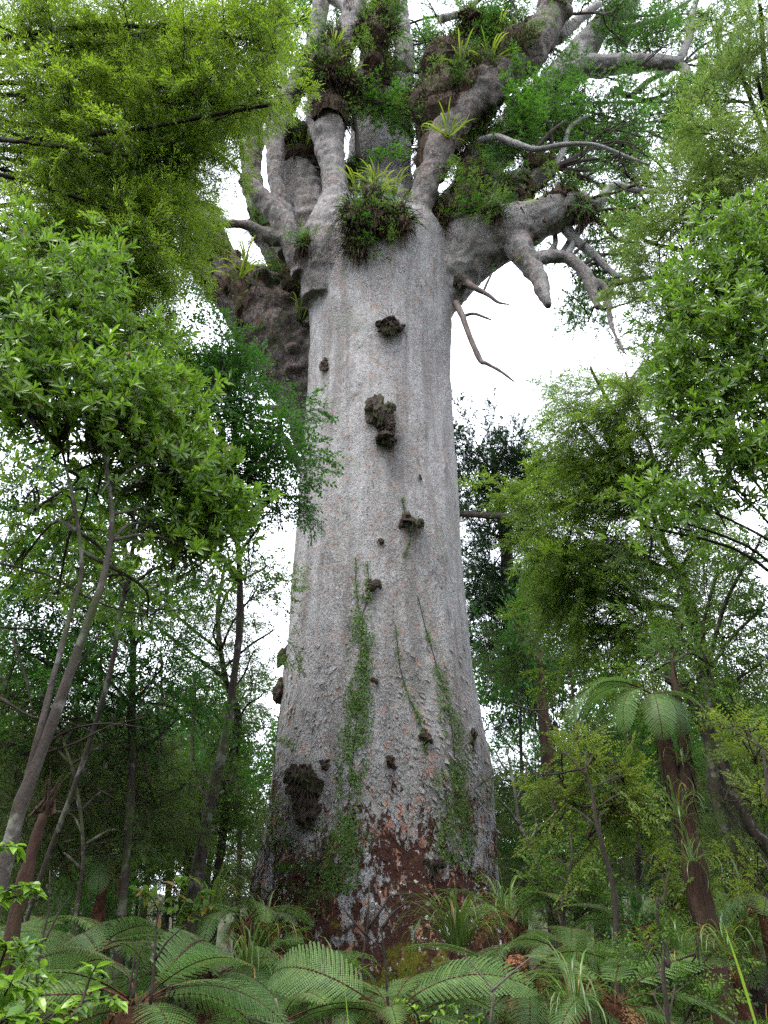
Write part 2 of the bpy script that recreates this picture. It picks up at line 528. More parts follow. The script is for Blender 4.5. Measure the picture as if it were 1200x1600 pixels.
def limb(pix, D0=KD, n=None, sides=24):
    """pix: list of (px, py, width px[, D]) -> points, radii"""
    P, R = [], []
    for e in pix:
        D = e[3] if len(e) > 3 else D0
        p = PD(e[0], e[1], D); P.append(p); R.append(e[2] * .5 * depth(p) / F)
    n = n or max(4, len(P) * 4)
    Q = spline(np.hstack([np.array(P), np.array(R)[:, None]]), n)
    return Q[:, :3], np.maximum(Q[:, 3], .01)

prof = [(383, 808, 1500), (385, 797, 1450), (390, 788, 1400), (402, 780, 1340), (409, 776, 1290), (418, 770, 1200), (430, 754, 1100), (443, 739, 1000),
        (453, 729, 900), (463, 721, 800), (470, 713, 700), (478, 705, 600), (480, 707, 520), (477, 712, 460), (472, 712, 425), (480, 690, 400), (505, 668, 370), (535, 655, 345), (545, 648, 320)]
P, R = [], []
for l, r_, y in prof:
    p = PD((l + r_) / 2, y, KD)
    P.append(p); R.append((r_ - l) / 2 * depth(p) / F * .985)
P.insert(0, P[0] + np.array([0, 0, -.9])); R.insert(0, R[0] * 1.08)
TQ = spline(np.hstack([np.array(P), np.array(R)[:, None]]), 110)
trunk_axis, trunk_rad = TQ[:, :3], TQ[:, 3]

limbs = []      # (name, tone, points, radii)
def L(name, tone, pix, D0=KD, n=None):
    p, r = limb(pix, D0, n)
    limbs.append((name, tone, p, r))
# right great limb, blunt end
L('limb', .12, [(640, 520, 90), (690, 440, 100, 14.7), (742, 385, 98, 14.4), (800, 360, 84, 14.1), (850, 340, 66, 13.9), (890, 324, 56, 13.7), (912, 316, 40, 13.6)])
L('limb', .25, [(745, 400, 60, 14.6), (772, 345, 62, 14.4), (805, 300, 56, 14.3), (838, 272, 42, 14.2), (866, 262, 34, 14.1)])
# far right limb reaching up to the corner and its level arm
L('limb', .1, [(640, 420, 80, 16.2), (715, 330, 74, 16.6), (765, 255, 56, 16.8), (812, 190, 58, 17), (868, 130, 54, 17.2), (905, 85, 46, 17.3), (940, 40, 36, 17.4), (975, 8, 34, 17.5), (1005, -30, 30, 17.6)])
L('limb', .1, [(868, 140, 46, 17.2), (900, 108, 42, 17.1), (950, 102, 36, 17), (1010, 98, 27, 17), (1066, 100, 21, 17)])
# limb that runs up right, rough and red-brown
L('limb', .75, [(600, 450, 60, 14.5), (645, 372, 46, 13.9), (656, 325, 44, 13.7), (676, 260, 46, 13.5), (700, 205, 54, 13.5), (738, 160, 52, 13.5), (790, 112, 54, 13.6), (838, 66, 52, 13.7), (868, 12, 46, 13.8), (880, -40, 42, 13.9)])
# broken snag thick with epiphytes
L('snag', .9, [(676, 280, 40, 14.0), (690, 190, 80, 14.2), (722, 130, 84, 14.2), (752, 80, 74, 14.2), (762, 64, 66, 14.2)])
# dark upright behind the right limb
L('limb', .85, [(708, 420, 60, 14.4), (716, 350, 60, 14.2), (728, 300, 46, 14.2), (738, 255, 34, 14.2), (748, 215, 26, 14.2), (742, 170, 20, 14.2)])
# central pale stem
L('limb', .0, [(598, 470, 150, 15.6), (596, 380, 130, 16.2), (594, 300, 112, 16.6), (594, 240, 100, 16.8), (600, 180, 88, 16.9), (612, 145, 62, 16.8), (630, 100, 40, 16.7), (630, 60, 30, 16.6), (624, 10, 28, 16.6), (622, -30, 26, 16.6)])
# lumpy column left of centre
L('limb', .38, [(508, 470, 80, 14.2), (508, 405, 76, 13.8), (512, 355, 72, 13.7), (520, 318, 50, 13.7), (522, 280, 44, 13.7), (516, 230, 48, 13.7), (510, 180, 60, 13.8), (512, 140, 54, 13.9), (524, 95, 40, 14), (545, 45, 34, 14.2), (560, -30, 28, 14.4)])
L('limb', .45, [(500, 420, 70, 14.8), (478, 330, 78, 15), (468, 270, 66, 15.1), (466, 230, 50, 15.1), (470, 200, 36, 15.1)])
L('limb', .8, [(514, 190, 30, 13.9), (540, 155, 34, 14.1), (572, 120, 36, 14.4), (586, 70, 38, 14.5), (600, 20, 32, 14.6), (612, -40, 28, 14.7)])
# smooth pinkish limb going up
L('limb', .5, [(452, 400, 40, 14.3), (448, 350, 36, 14.2), (434, 300, 30, 14.1), (430, 250, 32, 14), (430, 210, 36, 14), (440, 175, 36, 14), (462, 135, 32, 14), (482, 95, 30, 14), (496, 55, 28, 14), (500, 0, 28, 14), (502, -40, 26, 14)])
L('limb', .6, [(474, 430, 40, 13.9), (458, 385, 38, 13.7), (440, 345, 36, 13.6), (412, 312, 34, 13.5), (390, 288, 32, 13.4), (378, 276, 28, 13.3)])
L('limb', .7, [(436, 378, 24, 13.7), (412, 364, 22, 13.6), (385, 352, 20, 13.5), (340, 346, 17, 13.4), (300, 330, 14, 13.3)])
# big brown left limb coming from behind the trunk
L('limb', .95, [(510, 690, 70, 16.6), (478, 610, 90, 16.2), (448, 552, 96, 15.9), (408, 500, 92, 15.7), (372, 455, 74, 15.6), (350, 410, 56, 15.6), (338, 375, 44, 15.6), (318, 340, 38, 15.6), (280, 300, 30, 15.6)])
L('limb', .95, [(400, 500, 64, 15.8), (352, 460, 50, 15.7), (322, 425, 38, 15.6), (290, 395, 32, 15.6)])
L('limb', .6, [(478, 520, 44, 16.4), (456, 470, 40, 16.3), (440, 420, 40, 16.3), (420, 375, 40, 16.4), (404, 335, 36, 16.4), (392, 260, 34, 16.5), (396, 200, 32, 16.5), (380, 160, 28, 16.5), (350, 120, 24, 16.5)])
L('limb', .6, [(470, 470, 30, 16.8), (450, 410, 26, 16.8), (425, 360, 24, 16.8)])
# low broken limbs on the left
L('limb', .7, [(490, 700, 26, 16.2), (464, 662, 24, 16), (445, 645, 18, 15.9), (420, 637, 14, 15.8), (395, 640, 11, 15.7)])
L('limb', .7, [(490, 760, 22, 16.2), (462, 718, 20, 16), (446, 690, 16, 15.9), (432, 670, 13, 15.8), (410, 668, 9, 15.7)])
# hanging broken limb at the right
L('limb', .35, [(800, 365, 52, 14.1), (812, 388, 44, 13.9), (826, 412, 36, 13.8), (842, 440, 29, 13.7), (852, 464, 23, 13.6), (858, 480, 15, 13.6)])
L('limb', .5, [(822, 412, 26, 13.8), (850, 402, 26, 13.8), (884, 402, 24, 13.8), (908, 420, 22, 13.8), (922, 448, 20, 13.8), (934, 482, 12, 13.8)])
L('limb', .5, [(925, 440, 14, 13.8), (945, 450, 14, 13.8), (952, 480, 13, 13.8), (956, 510, 11, 13.8), (972, 545, 9, 13.8), (990, 566, 6, 13.8)])

vb, qb = [], []
gg = Geo()
gg.tube(trunk_axis, trunk_rad, 72, cap=True)
for nm, tn, p, r in limbs:
    gg.tube(p, r, 20, cap=True)
tmp = gg.obj('tmp_kauri', [])
mod = tmp.modifiers.new('r', 'REMESH'); mod.mode = 'VOXEL'; mod.voxel_size = .052; mod.adaptivity = 0
smo = tmp.modifiers.new('s', 'SMOOTH'); smo.factor = .6; smo.iterations = 3
dg = bpy.context.evaluated_depsgraph_get()
em = tmp.evaluated_get(dg).to_mesh()
nv = len(em.vertices)
co = np.empty(nv * 3, np.float32); em.vertices.foreach_get('co', co); co = co.reshape(-1, 3).astype(float)
no = np.empty(nv * 3, np.float32); em.vertices.foreach_get('normal', no); no = no.reshape(-1, 3).astype(float)
lv = np.empty(len(em.loops), np.int32); em.loops.foreach_get('vertex_index', lv)
fq = lv.reshape(-1, 4)
tmp.evaluated_get(dg).to_mesh_clear()
bpy.data.objects.remove(tmp)
# nearest skeleton for every vertex -> which limb it is, how brown
brad = np.full(nv, .5); best = np.full(nv, 1e9); own = np.zeros(nv, int); wsum = np.zeros(nv); tsum = np.zeros(nv)
for k, (p, r, tn) in enumerate([(trunk_axis, trunk_rad, 0.0)] + [(p, r, tn) for _, tn, p, r in limbs]):
    dmin = np.full(nv, 1e9); rr_ = np.full(nv, .5)
    for i in range(len(p)):
        d = np.linalg.norm(co - p[i], axis=1) - r[i]
        w_ = d < dmin; dmin[w_] = d[w_]; rr_[w_] = r[i]
    wt = np.exp(-np.clip(dmin, 0, 5) * 7)
    wsum += wt + 1e-9; tsum += wt * tn
    b = dmin < best - .02; own[b] = k; best[b] = dmin[b]; brad[b] = rr_[b]
tone = tsum / wsum
# relief: swelling lumps, long ribs, plates
onT = np.exp(-((own > 0) * 1.0) * 1.2)
lump = fbm(co * np.array([.9, .9, .45]), 3, 5) * .085
rib = fbm(co * np.array([2.3, 2.3, .45]), 3, 9) * .035
foot = np.clip((4.2 - co[:, 2]) / 3.2, 0, 1)
th = np.arctan2(co[:, 1] - KD, co[:, 0])
rib2 = foot ** 1.6 * (np.sin(th * 9 + fbm(co * .5, 2, 3) * 2.2) * .10 + np.abs(fbm(co * np.array([1.6, 1.6, .35]), 3, 21)) * .22)
knob = np.clip(fbm(co * 1.7, 2, 31) - .35, 0, 1) * .5 * tone
plate = fbm(co * np.array([7, 7, 3.5]), 2, 41) * .014
ks = np.clip(brad / .75, .15, 1)
rough_ = (fbm(co * 4.5, 3, 61) * .04 + np.clip(fbm(co * 1.3 + 4, 2, 63) - .45, 0, 1) * .14) * (own > 0) * np.clip(brad / .3, .25, 1)
flute = fbm(np.stack([np.sin(th) * 2.2, np.cos(th) * 2.2, co[:, 2] * .12], 1), 2, 77) * .04 * (own == 0)
co = co + no * ((lump * (.6 + .5 * tone) + rib + knob) * ks + rib2 + flute + rough_ + plate - .03)[:, None]
burls = [(610, 508, 44, 32, .3), (600, 650, 40, 46, .3), (607, 683, 36, 26, .45), (648, 817, 26, 26, .3), (584, 914, 22, 26, .25), (595, 846, 9, 10, .2), (478, 1216, 60, 50, .5),
         (480, 1240, 44, 44, .35), (665, 1151, 18, 18, .25), (738, 1153, 15, 24, .4), (609, 1193, 16, 15, .2), (509, 566, 16, 18, .15), (656, 748, 8, 9, .2), (586, 1062, 11, 11, .2), (466, 676, 22, 40, .4),
         (722, 440, 20, 34, .2), (676, 1352, 28, 14, .1)]
_fl = [tuple(int(a) for a in f) for f in fq]
BV = BVHTree.FromPolygons([tuple(c) for c in co], _fl)
stain = np.zeros(nv)
for px, py, w, h, out in burls:
    hit = BV.ray_cast(Vector(CAM), Vector(ray(px, py)).normalized())
    if hit[0] is None: continue
    p = np.array(hit[0]); wm = w * depth(p) / F; dd = co - p
    lat = np.hypot(dd[:, 0], dd[:, 1] * .6)
    dist = np.sqrt(lat ** 2 + (dd[:, 2] * w / h) ** 2)
    nearb = (dd[:, 1] < 1.5)
    co = co + no * (np.exp(-(dist / (.62 * wm)) ** 2) * wm * .22 * nearb)[:, None]
    below = np.clip(-dd[:, 2] / (wm * 3.2), -.2, 1)
    stain = np.maximum(stain, nearb * np.exp(-(lat / (.42 * wm)) ** 2) * np.where(dd[:, 2] < 0, 1 - below, np.exp(-(dd[:, 2] / (.5 * wm)) ** 2)) * .8)
BV = BVHTree.FromPolygons([tuple(c) for c in co], _fl)
fo = own[fq[:, 0]]
for k in range(len(limbs) + 1):
    f = fq[fo == k]
    if not len(f): continue
    u, inv = np.unique(f, return_inverse=True)
    g = Geo(); g.add(co[u], inv.reshape(-1, 4))
    o = g.obj('trunk' if k == 0 else limbs[k - 1][0], [M['bark']], KA, True, kb)
    at = o.data.attributes.new('tone', 'FLOAT', 'POINT'); at.data.foreach_set('value', tone[u].astype(np.float32))
    at = o.data.attributes.new('stain', 'FLOAT', 'POINT'); at.data.foreach_set('value', stain[u].astype(np.float32))

def onto(px, py):
    """point and normal on the kauri's bark seen at a photo pixel"""
    d = Vector(ray(px, py)).normalized()
    h = BV.ray_cast(Vector(CAM), d)
    if h[0] is None: return None
    return np.array(h[0]), np.array(h[1])

# burls and knot holes
def blob(g, c, n, rx, ry, rz, m=0, seed=0, rough=.45, seg=18):
    """a lumpy boss, axis z up, pushed out along n"""
    th = np.linspace(0, 2 * math.pi, seg, endpoint=False); ph = np.linspace(0, math.pi, seg // 2 + 1)
    T_, P_ = np.meshgrid(th, ph)
    s = np.stack([np.sin(P_) * np.cos(T_), np.sin(P_) * np.sin(T_), np.cos(P_)], -1).reshape(-1, 3)
    k = 1 + rough * fbm(s * 1.9 + seed * 7.3, 4, seed)
    s = s * k[:, None]
    x = norm(np.cross([0, 0, 1.0], n)); z = np.array([0, 0, 1.0]); y = norm(n)
    v = c + s[:, :1] * x * rx + s[:, 1:2] * y * ry + s[:, 2:] * z * rz
    i = (np.arange(seg // 2)[:, None] * seg); j = np.arange(seg)[None]; j2 = (j + 1) % seg
    q = np.stack([i + j, i + seg + j, i + seg + j2, i + j2], -1).reshape(-1, 4)
    g.add(v, q, None, m)

for k, (px, py, w, h, out) in enumerate(burls):
    hit = onto(px, py)
    if hit is None: continue
    p, n = hit; t = depth(p); n = norm(n + np.array([0, -.6, 0]))
    g = Geo(); sc = t / F
    for q_ in range(9):
        off = np.array([rng.normal() * w * .26 * sc, rng.normal() * .03, rng.normal() * h * .26 * sc])
        e = rng.uniform(.25, .5) if q_ else .85
        blob(g, p + off, n, w * .5 * sc * e, w * .5 * sc * (out + .5) * e, h * .5 * sc * e, 0, k * 7 + q_, .6, 22)
    if w > 24:
        nb = 90; dd = norm(rng.normal(size=(nb, 3)) + n); g.blades(p + dd * w * .42 * sc, dd + np.array([0, 0, -.6]), rng.uniform(.08, .3, nb) * w / 40, .012, 1.2, 0, 3)
    g.obj('burl', [M['burl']], KA, False, kb)
for px, py, D in ((436, 1028, 14.2), (430, 1082, 14.2)):
    e = next((x for x in range(px - 60, px + 90, 2) if onto(x, py)), px)
    p = onto(e, py)[0] + np.array([-.04, 0, 0]); g = Geo()
    blob(g, p, np.array([-1.0, 0, 0]), .1, .14, .2, 0, px, .6)
    g.obj('burl', [M['burl']], KA, False, kb)

# rotten hollow under the mossy boss and the dark hollows at the forks stay as deep clefts between limbs
# dead side branches on the right and other thin kauri branches, each a branch of its own
def thin(pix, m, name='branch', sides=7, wob=.15):
    p, r = limb(pix); g = Geo(); g.tube(p, r, sides, cap=True, wob=wob, seed=int(pix[0][0]))
    return g.obj(name, [m], KA, True, kb)
for pix in [
    [(712, 474, 12, 14.3), (722, 492, 10, 13.9), (735, 528, 8.5, 13.7), (750, 562, 9.5, 13.6), (760, 568, 6, 13.5), (782, 580, 5, 13.4), (803, 596, 2.5, 13.3)],
    [(724, 494, 6, 13.9), (740, 490, 5, 13.8), (758, 496, 4, 13.7), (768, 500, 2, 13.7)],
    [(725, 440, 14, 14.4), (742, 450, 10, 14.0), (762, 460, 7, 13.9), (778, 472, 5, 13.8), (796, 476, 2, 13.7)],
    [(755, 456, 5, 14), (762, 440, 4, 14), (768, 428, 3, 14)]]:
    thin(pix, M['deadwood'])
for pix in [
    [(742, 225, 16, 14.0), (775, 214, 12, 13.6), (805, 224, 10, 13.3), (838, 233, 9, 13.2), (880, 226, 8, 13.1), (930, 226, 6, 13), (980, 245, 5, 13), (1015, 258, 3, 13)],
    [(838, 233, 6, 13.2), (862, 205, 5, 13), (885, 188, 3, 13)], [(775, 214, 6, 13.6), (800, 204, 4, 13.5), (825, 200, 3, 13.4)],
    [(1058, 100, 16, 17), (1072, 112, 16, 17), (1064, 135, 17, 17), (1072, 158, 18, 17), (1090, 160, 14, 17), (1102, 150, 15, 17), (1110, 165, 11, 17), (1135, 178, 8, 17), (1150, 186, 5, 17)],
    [(1066, 165, 9, 17), (1058, 185, 7, 17), (1054, 215, 5, 17)], [(1088, 158, 10, 17), (1100, 135, 8, 17), (1125, 120, 7, 17), (1160, 115, 5, 17), (1215, 118, 3, 17)],
    [(1108, 160, 7, 17), (1140, 158, 6, 17), (1172, 160, 4, 17)], [(1112, 166, 6, 17), (1122, 190, 5, 17), (1124, 208, 3, 17)], [(1140, 182, 5, 17), (1142, 205, 4, 17), (1140, 222, 3, 17)],
    [(960, 138, 10, 17), (985, 150, 9, 17), (1010, 128, 8, 17), (1045, 112, 7, 17)], [(985, 150, 7, 17), (1010, 156, 6, 17), (1045, 146, 4, 17)],
    [(1060, 98, 14, 17), (1076, 60, 12, 17), (1082, 20, 9, 17), (1098, -20, 7, 17)], [(962, 48, 12, 17.4), (1000, 38, 9, 17.4), (1040, 24, 7, 17.4), (1078, 0, 5, 17.4)],
    [(905, 310, 24, 13.8), (930, 318, 16, 13.9), (958, 290, 14, 14), (995, 298, 10, 14), (1030, 300, 6, 14)],
    [(874, 345, 20, 14), (900, 375, 16, 14), (925, 396, 14, 14), (950, 420, 11, 14), (968, 434, 8, 14)],
    [(880, 400, 16, 14.4), (905, 360, 14, 14.4), (935, 322, 13, 14.4), (948, 300, 8, 14.4)],
    [(925, 340, 9, 14.2), (945, 352, 8, 14.2), (962, 372, 6, 14.2), (1000, 380, 4, 14.2)],
    [(945, 446, 9, 13.8), (975, 440, 9, 13.8), (1000, 436, 7, 13.8), (1040, 430, 5, 13.8)],
    [(850, 405, 12, 14), (868, 378, 9, 14.2), (862, 352, 8, 14.2)], [(886, 400, 14, 14), (898, 375, 8, 14), (906, 350, 5, 14)],
    [(690, 30, 14, 16), (720, 20, 10, 16), (760, -10, 8, 16)], [(870, 60, 22, 15), (905, 30, 16, 15), (935, 6, 12, 15)],
    [(745, 215, 18, 14.4), (765, 180, 14, 14.5), (790, 150, 9, 14.6)], [(866, 262, 12, 14.2), (880, 235, 9, 14.2), (890, 200, 7, 14.2), (920, 180, 5, 14.2)],
    [(556, 60, 26, 14.6), (548, 20, 22, 14.8), (530, 4, 16, 15), (500, -10, 12, 15)], [(420, 180, 30, 14.6), (400, 165, 26, 14.8), (372, 158, 20, 15)],
    [(424, 120, 14, 14.6), (418, 80, 12, 14.7), (410, 30, 10, 14.8)], [(446, 150, 14, 14.6), (440, 90, 12, 14.7), (432, 30, 10, 14.8)],
    [(560, 250, 9, 14), (556, 200, 7, 13.8), (548, 160, 5, 13.7)]]:
    thin(pix, M['bark'] if pix[0][2] > 11 else M['twig'])

# crooked bare twigs of the upper crown
def crook(start, d, Ln, w, seed, m='twig'):
    r = np.random.default_rng(seed); g = Geo()
    def rec(p, d, L_, w_, lv):
        n = 6; P_ = [p]
        for i in range(n):
            d = norm(d + r.normal(size=3) * .28 + np.array([0, 0, .02])); P_.append(P_[-1] + d * L_ / n)
        P_ = np.array(P_); g.tube(spline(P_, 12), np.linspace(w_, w_ * .35, 12), 5 if lv else 7)
        if lv < 3:
            for k in range(int(r.integers(3, 5))):
                i = int(r.integers(2, n + 1)); rec(P_[i], norm(d * .6 + r.normal(size=3) * .8), L_ * r.uniform(.35, .6), w_ * .5, lv + 1)
    rec(np.asarray(start, float), norm(d), Ln, w, 0)
    g.obj('branch', [M[m]], KA, True, kb)
for k, (px, py, D, dx, dy, dz, Ln, w) in enumerate([(905, 320, 13.8, 1, .1, .25, 3.2, .05), (890, 340, 13.8, 1, -.3, -.2, 3.0, .05), (950, 100, 17, .8, 0, -.4, 3, .05), (1010, 98, 17, 1, 0, .1, 3.2, .05), (1072, 140, 17, 1, 0, -.3, 2.5, .045), (960, 30, 17.4, 1, 0, .3, 3.5, .06),
     (868, 20, 13.8, 1, .2, .2, 3.4, .06), (866, 262, 14.2, 1, .1, .3, 2.6, .045), (930, 226, 13, 1, 0, .1, 1.8, .03), (885, 402, 14, 1, .2, .3, 2.2, .035), (935, 482, 13.8, .7, 0, -.5, 1.6, .03), (972, 545, 13.8, .8, 0, -.4, 1.2, .02), (632, 60, 16.6, .4, 0, .5, 2.4, .04), (740, 150, 14.2, -.3, -.3, .8, 1.8, .03),
     (380, 276, 13.3, -1, 0, .3, 2.0, .035), (395, 250, 16.5, -1, 0, .2, 3, .05), (430, 60, 14.6, -.7, 0, .5, 2.4, .04), (400, 640, 15.7, -1, .2, .1, 2.2, .035), (412, 668, 15.7, -1, .2, -.1, 1.8, .03), (340, 375, 15.6, -.9, 0, .3, 3, .05), (1090, 20, 17, 1, 0, 0, 3, .05), (800, 30, 15, .3, 0, 1, 3, .05),
     (1000, 60, 17.2, 1, 0, .2, 3, .04), (960, 150, 17, 1, 0, -.1, 2.6, .04), (1110, 165, 17, 1, 0, -.4, 2.2, .04), (905, 200, 14.6, 1, 0, .2, 2.6, .035), (925, 396, 14, 1, 0, 0, 2.4, .035), (958, 290, 14, 1, 0, .2, 2.6, .035), (870, 300, 15, .8, 0, .5, 2.6, .04), (1150, 115, 17, .8, 0, -.2, 2.4, .035), (760, -5, 16, .4, 0, .4, 2.4, .04), (690, 40, 16, -.2, 0, .8, 2, .035), (350, 130, 16.5, -.6, 0, .4, 3, .045), (300, 330, 13.5, -1, 0, .2, 1.6, .025)]):
    crook(PD(px, py, D), (dx, dy, dz), Ln, w, 900 + k)
# ------------------------------------------------------------------ leafy branches: a few shapes of each kind, shared by the trees
def rot_about(v, ax, a):
    v = np.asarray(v, float); ax = norm(ax)
    return v * math.cos(a) + np.cross(ax, v) * math.sin(a) + ax * (ax @ v) * (1 - math.cos(a))

SPEC = {
    # L branch, n side twigs, n sub twigs, sub length, leaf length, width, leaves per sub twig, shape, arrangement
    'fine':   dict(L=1.5, n2=15, n3=7, l2=.55, l3=.24, leaf=.078, w=.0145, nl=11, kind=4, arr='alt', droop=.35, flat=.30),
    'olive':  dict(L=1.9, n2=13, n3=7, l2=.55, l3=.28, leaf=.075, w=.015, nl=11, kind=4, arr='alt', droop=.40, flat=.5),
    'whorl':  dict(L=.66, n2=5, n3=2, l2=.50, l3=.15, leaf=.108, w=.027, nl=8, kind=7, arr='whorl', droop=.02, flat=.45),
    'round':  dict(L=1.3, n2=9, n3=5, l2=.55, l3=.26, leaf=.062, w=.030, nl=7, kind=8, arr='alt', droop=.22, flat=.4),
    'kauri':  dict(L=1.7, n2=9, n3=5, l2=.45, l3=.26, leaf=.085, w=.026, nl=20, kind=4, arr='tuft', droop=.10, flat=.55),
    'conifer': dict(L=1.6, n2=12, n3=6, l2=.50, l3=.24, leaf=.065, w=.016, nl=22, kind=4, arr='tuft', droop=.25, flat=.4),
    'sapling': dict(L=.8, n2=6, n3=4, l2=.55, l3=.24, leaf=.060, w=.024, nl=10, kind=8, arr='pair', droop=.15, flat=.12),
    'shrub':  dict(L=.7, n2=7, n3=3, l2=.5, l3=.22, leaf=.055, w=.024, nl=8, kind=8, arr='alt', droop=.05, flat=.5),
}
def make_bough(sp, seed):
    r = np.random.default_rng(seed); s = SPEC[sp]; g = Geo()
    Lm = s['L']
    def axis(p0, d, Ln, n, wob, droop):
        P = [np.array(p0, float)]; d = norm(d)
        for i in range(n - 1):
            d = norm(d + r.normal(size=3) * wob + np.array([0, 0, -droop / n]))
            P.append(P[-1] + d * Ln / (n - 1))
        return np.array(P)
    main = axis([0, 0, 0], [1, 0, .12], Lm, 8, .10, s['droop'])
    g.tube(main, np.linspace(.011, .003, 8) * (Lm / 1.5), 4)
    LP, LD, LU, LR = [], [], [], []
    def leafy(P):
        d = norm(P[-1] - P[0]); n = s['nl']
        up = norm(np.array([0, 0, 1.0]) + r.normal(size=3) * .25)
        if s['arr'] == 'whorl':
            U = norm(np.cross(d, up)); V = np.cross(U, d)
            for k in range(n):
                a = k * 2.4 + r.random() * .5
                rad = U * math.cos(a) + V * math.sin(a)
                an = r.uniform(.35, 1.25)
                ld = norm(d * math.cos(an) + rad * math.sin(an) + np.array([0, 0, .18]))
                LP.append(P[-1] - d * r.random() * .05); LD.append(ld); LU.append(norm(d + .3 * up)); LR.append(r.uniform(.7, 1.12))
        elif s['arr'] == 'tuft':
            for k in range(n):
                u = r.random() ** .8
                b = P[0] * (1 - u) + P[-1] * u
                ld = norm(d * .9 + r.normal(size=3) * .75 + np.array([0, 0, .25]))
                LP.append(b); LD.append(ld); LU.append(up); LR.append(r.uniform(.6, 1.1))
        elif s['arr'] == 'pair':
            U = norm(np.cross(d, [0, 0, 1.0]))
            for k in range(n):
                u = .2 + .8 * (k // 2) / max(1, n // 2 - 1)
                b = P[0] * (1 - u) + P[-1] * u
                sg = 1 if k % 2 else -1
                LP.append(b); LD.append(norm(d * .5 + U * sg + np.array([0, 0, r.normal() * .08]))); LU.append(np.array([0, 0, 1.0]) + r.normal(size=3) * .15); LR.append(r.uniform(.75, 1.0))
            LP.append(P[-1]); LD.append(d); LU.append(np.array([0, 0, 1.0])); LR.append(1)
        else:
            U = norm(np.cross(d, up))
            for k in range(n):
                u = .08 + .92 * (k + r.random() * .6) / n
                b = P[0] * (1 - u) + P[-1] * u
                sg = 1 if k % 2 else -1
                ld = norm(d * r.uniform(.5, 1.1) + U * sg * r.uniform(.4, 1) + np.cross(U, d) * r.normal() * .35)
                LP.append(b); LD.append(ld); LU.append(up + r.normal(size=3) * .4); LR.append(r.uniform(.65, 1.15))
    for i in range(s['n2'] + 1):
        if i == s['n2']:
            d0 = norm(main[-1] - main[-2]); b = main[-1]; l2 = Lm * .15
        else:
            u = .10 + .88 * (i + r.random() * .5) / s['n2']
            k = min(int(u * 7), 6); f = u * 7 - k
            b = main[k] * (1 - f) + main[k + 1] * f
            d0 = norm(main[k + 1] - main[k])
            d0 = rot_about(d0, [0, 0, 1], (1 if i % 2 else -1) * r.uniform(.55, 1.05))
            d0 = norm(d0 + np.array([0, 0, r.normal() * s['flat'] + .08]))
            l2 = Lm * s['l2'] * (1.05 - .72 * u) * r.uniform(.7, 1.15)
        sec = axis(b, d0, l2, 5, .14, s['droop'])
        g.tube(sec, np.linspace(.0050, .0018, 5) * (Lm / 1.5), 3)
        for j in range(s['n3'] + 1):
            if j == s['n3']:
                b3 = sec[-1]; d3 = norm(sec[-1] - sec[-2]); l3 = s['l3'] * .8
            else:
                u = .15 + .85 * (j + r.random() * .5) / s['n3']
                k = min(int(u * 4), 3); f = u * 4 - k
                b3 = sec[k] * (1 - f) + sec[k + 1] * f
                d3 = rot_about(norm(sec[k + 1] - sec[k]), [0, 0, 1], (1 if j % 2 else -1) * r.uniform(.5, 1.0))
                d3 = norm(d3 + np.array([0, 0, r.normal() * s['flat']]))
                l3 = s['l3'] * r.uniform(.6, 1.2)
            ter = axis(b3, d3, l3, 3, .12, s['droop'])
            g.tube(ter, [.0022, .0017, .0010], 3)
            leafy(ter)
    LR = np.array(LR)
    g.leaves(np.array(LP), np.array(LD), np.array(LU), s['leaf'] * LR, s['w'] * LR, s['kind'], 1, .12 if s['kind'] == 4 else .16, .25, r.random(len(LP)))
    return g

BOUGH = {}
def bough_mesh(sp, leafm, v):
    key = (sp, leafm, v)
    if key not in BOUGH:
        base = BOUGH.get((sp, v))
        if base is None:
            base = make_bough(sp, 100 * v + len(sp)).mesh('leafy_branch', [M['twig'], M[leafm]])
            BOUGH[(sp, v)] = base; BOUGH[key] = base; base['leafm'] = leafm
        elif base['leafm'] == leafm: BOUGH[key] = base
        else:
            me = base.copy(); me.materials[1] = M[leafm]; BOUGH[key] = me
    return BOUGH[key]
NV = 5

def closest_on(P, p, bias=0.0):
    d = np.linalg.norm(P - p, axis=1) + bias * np.maximum(0, P[:, 2] - p[2])
    return int(np.argmin(d))

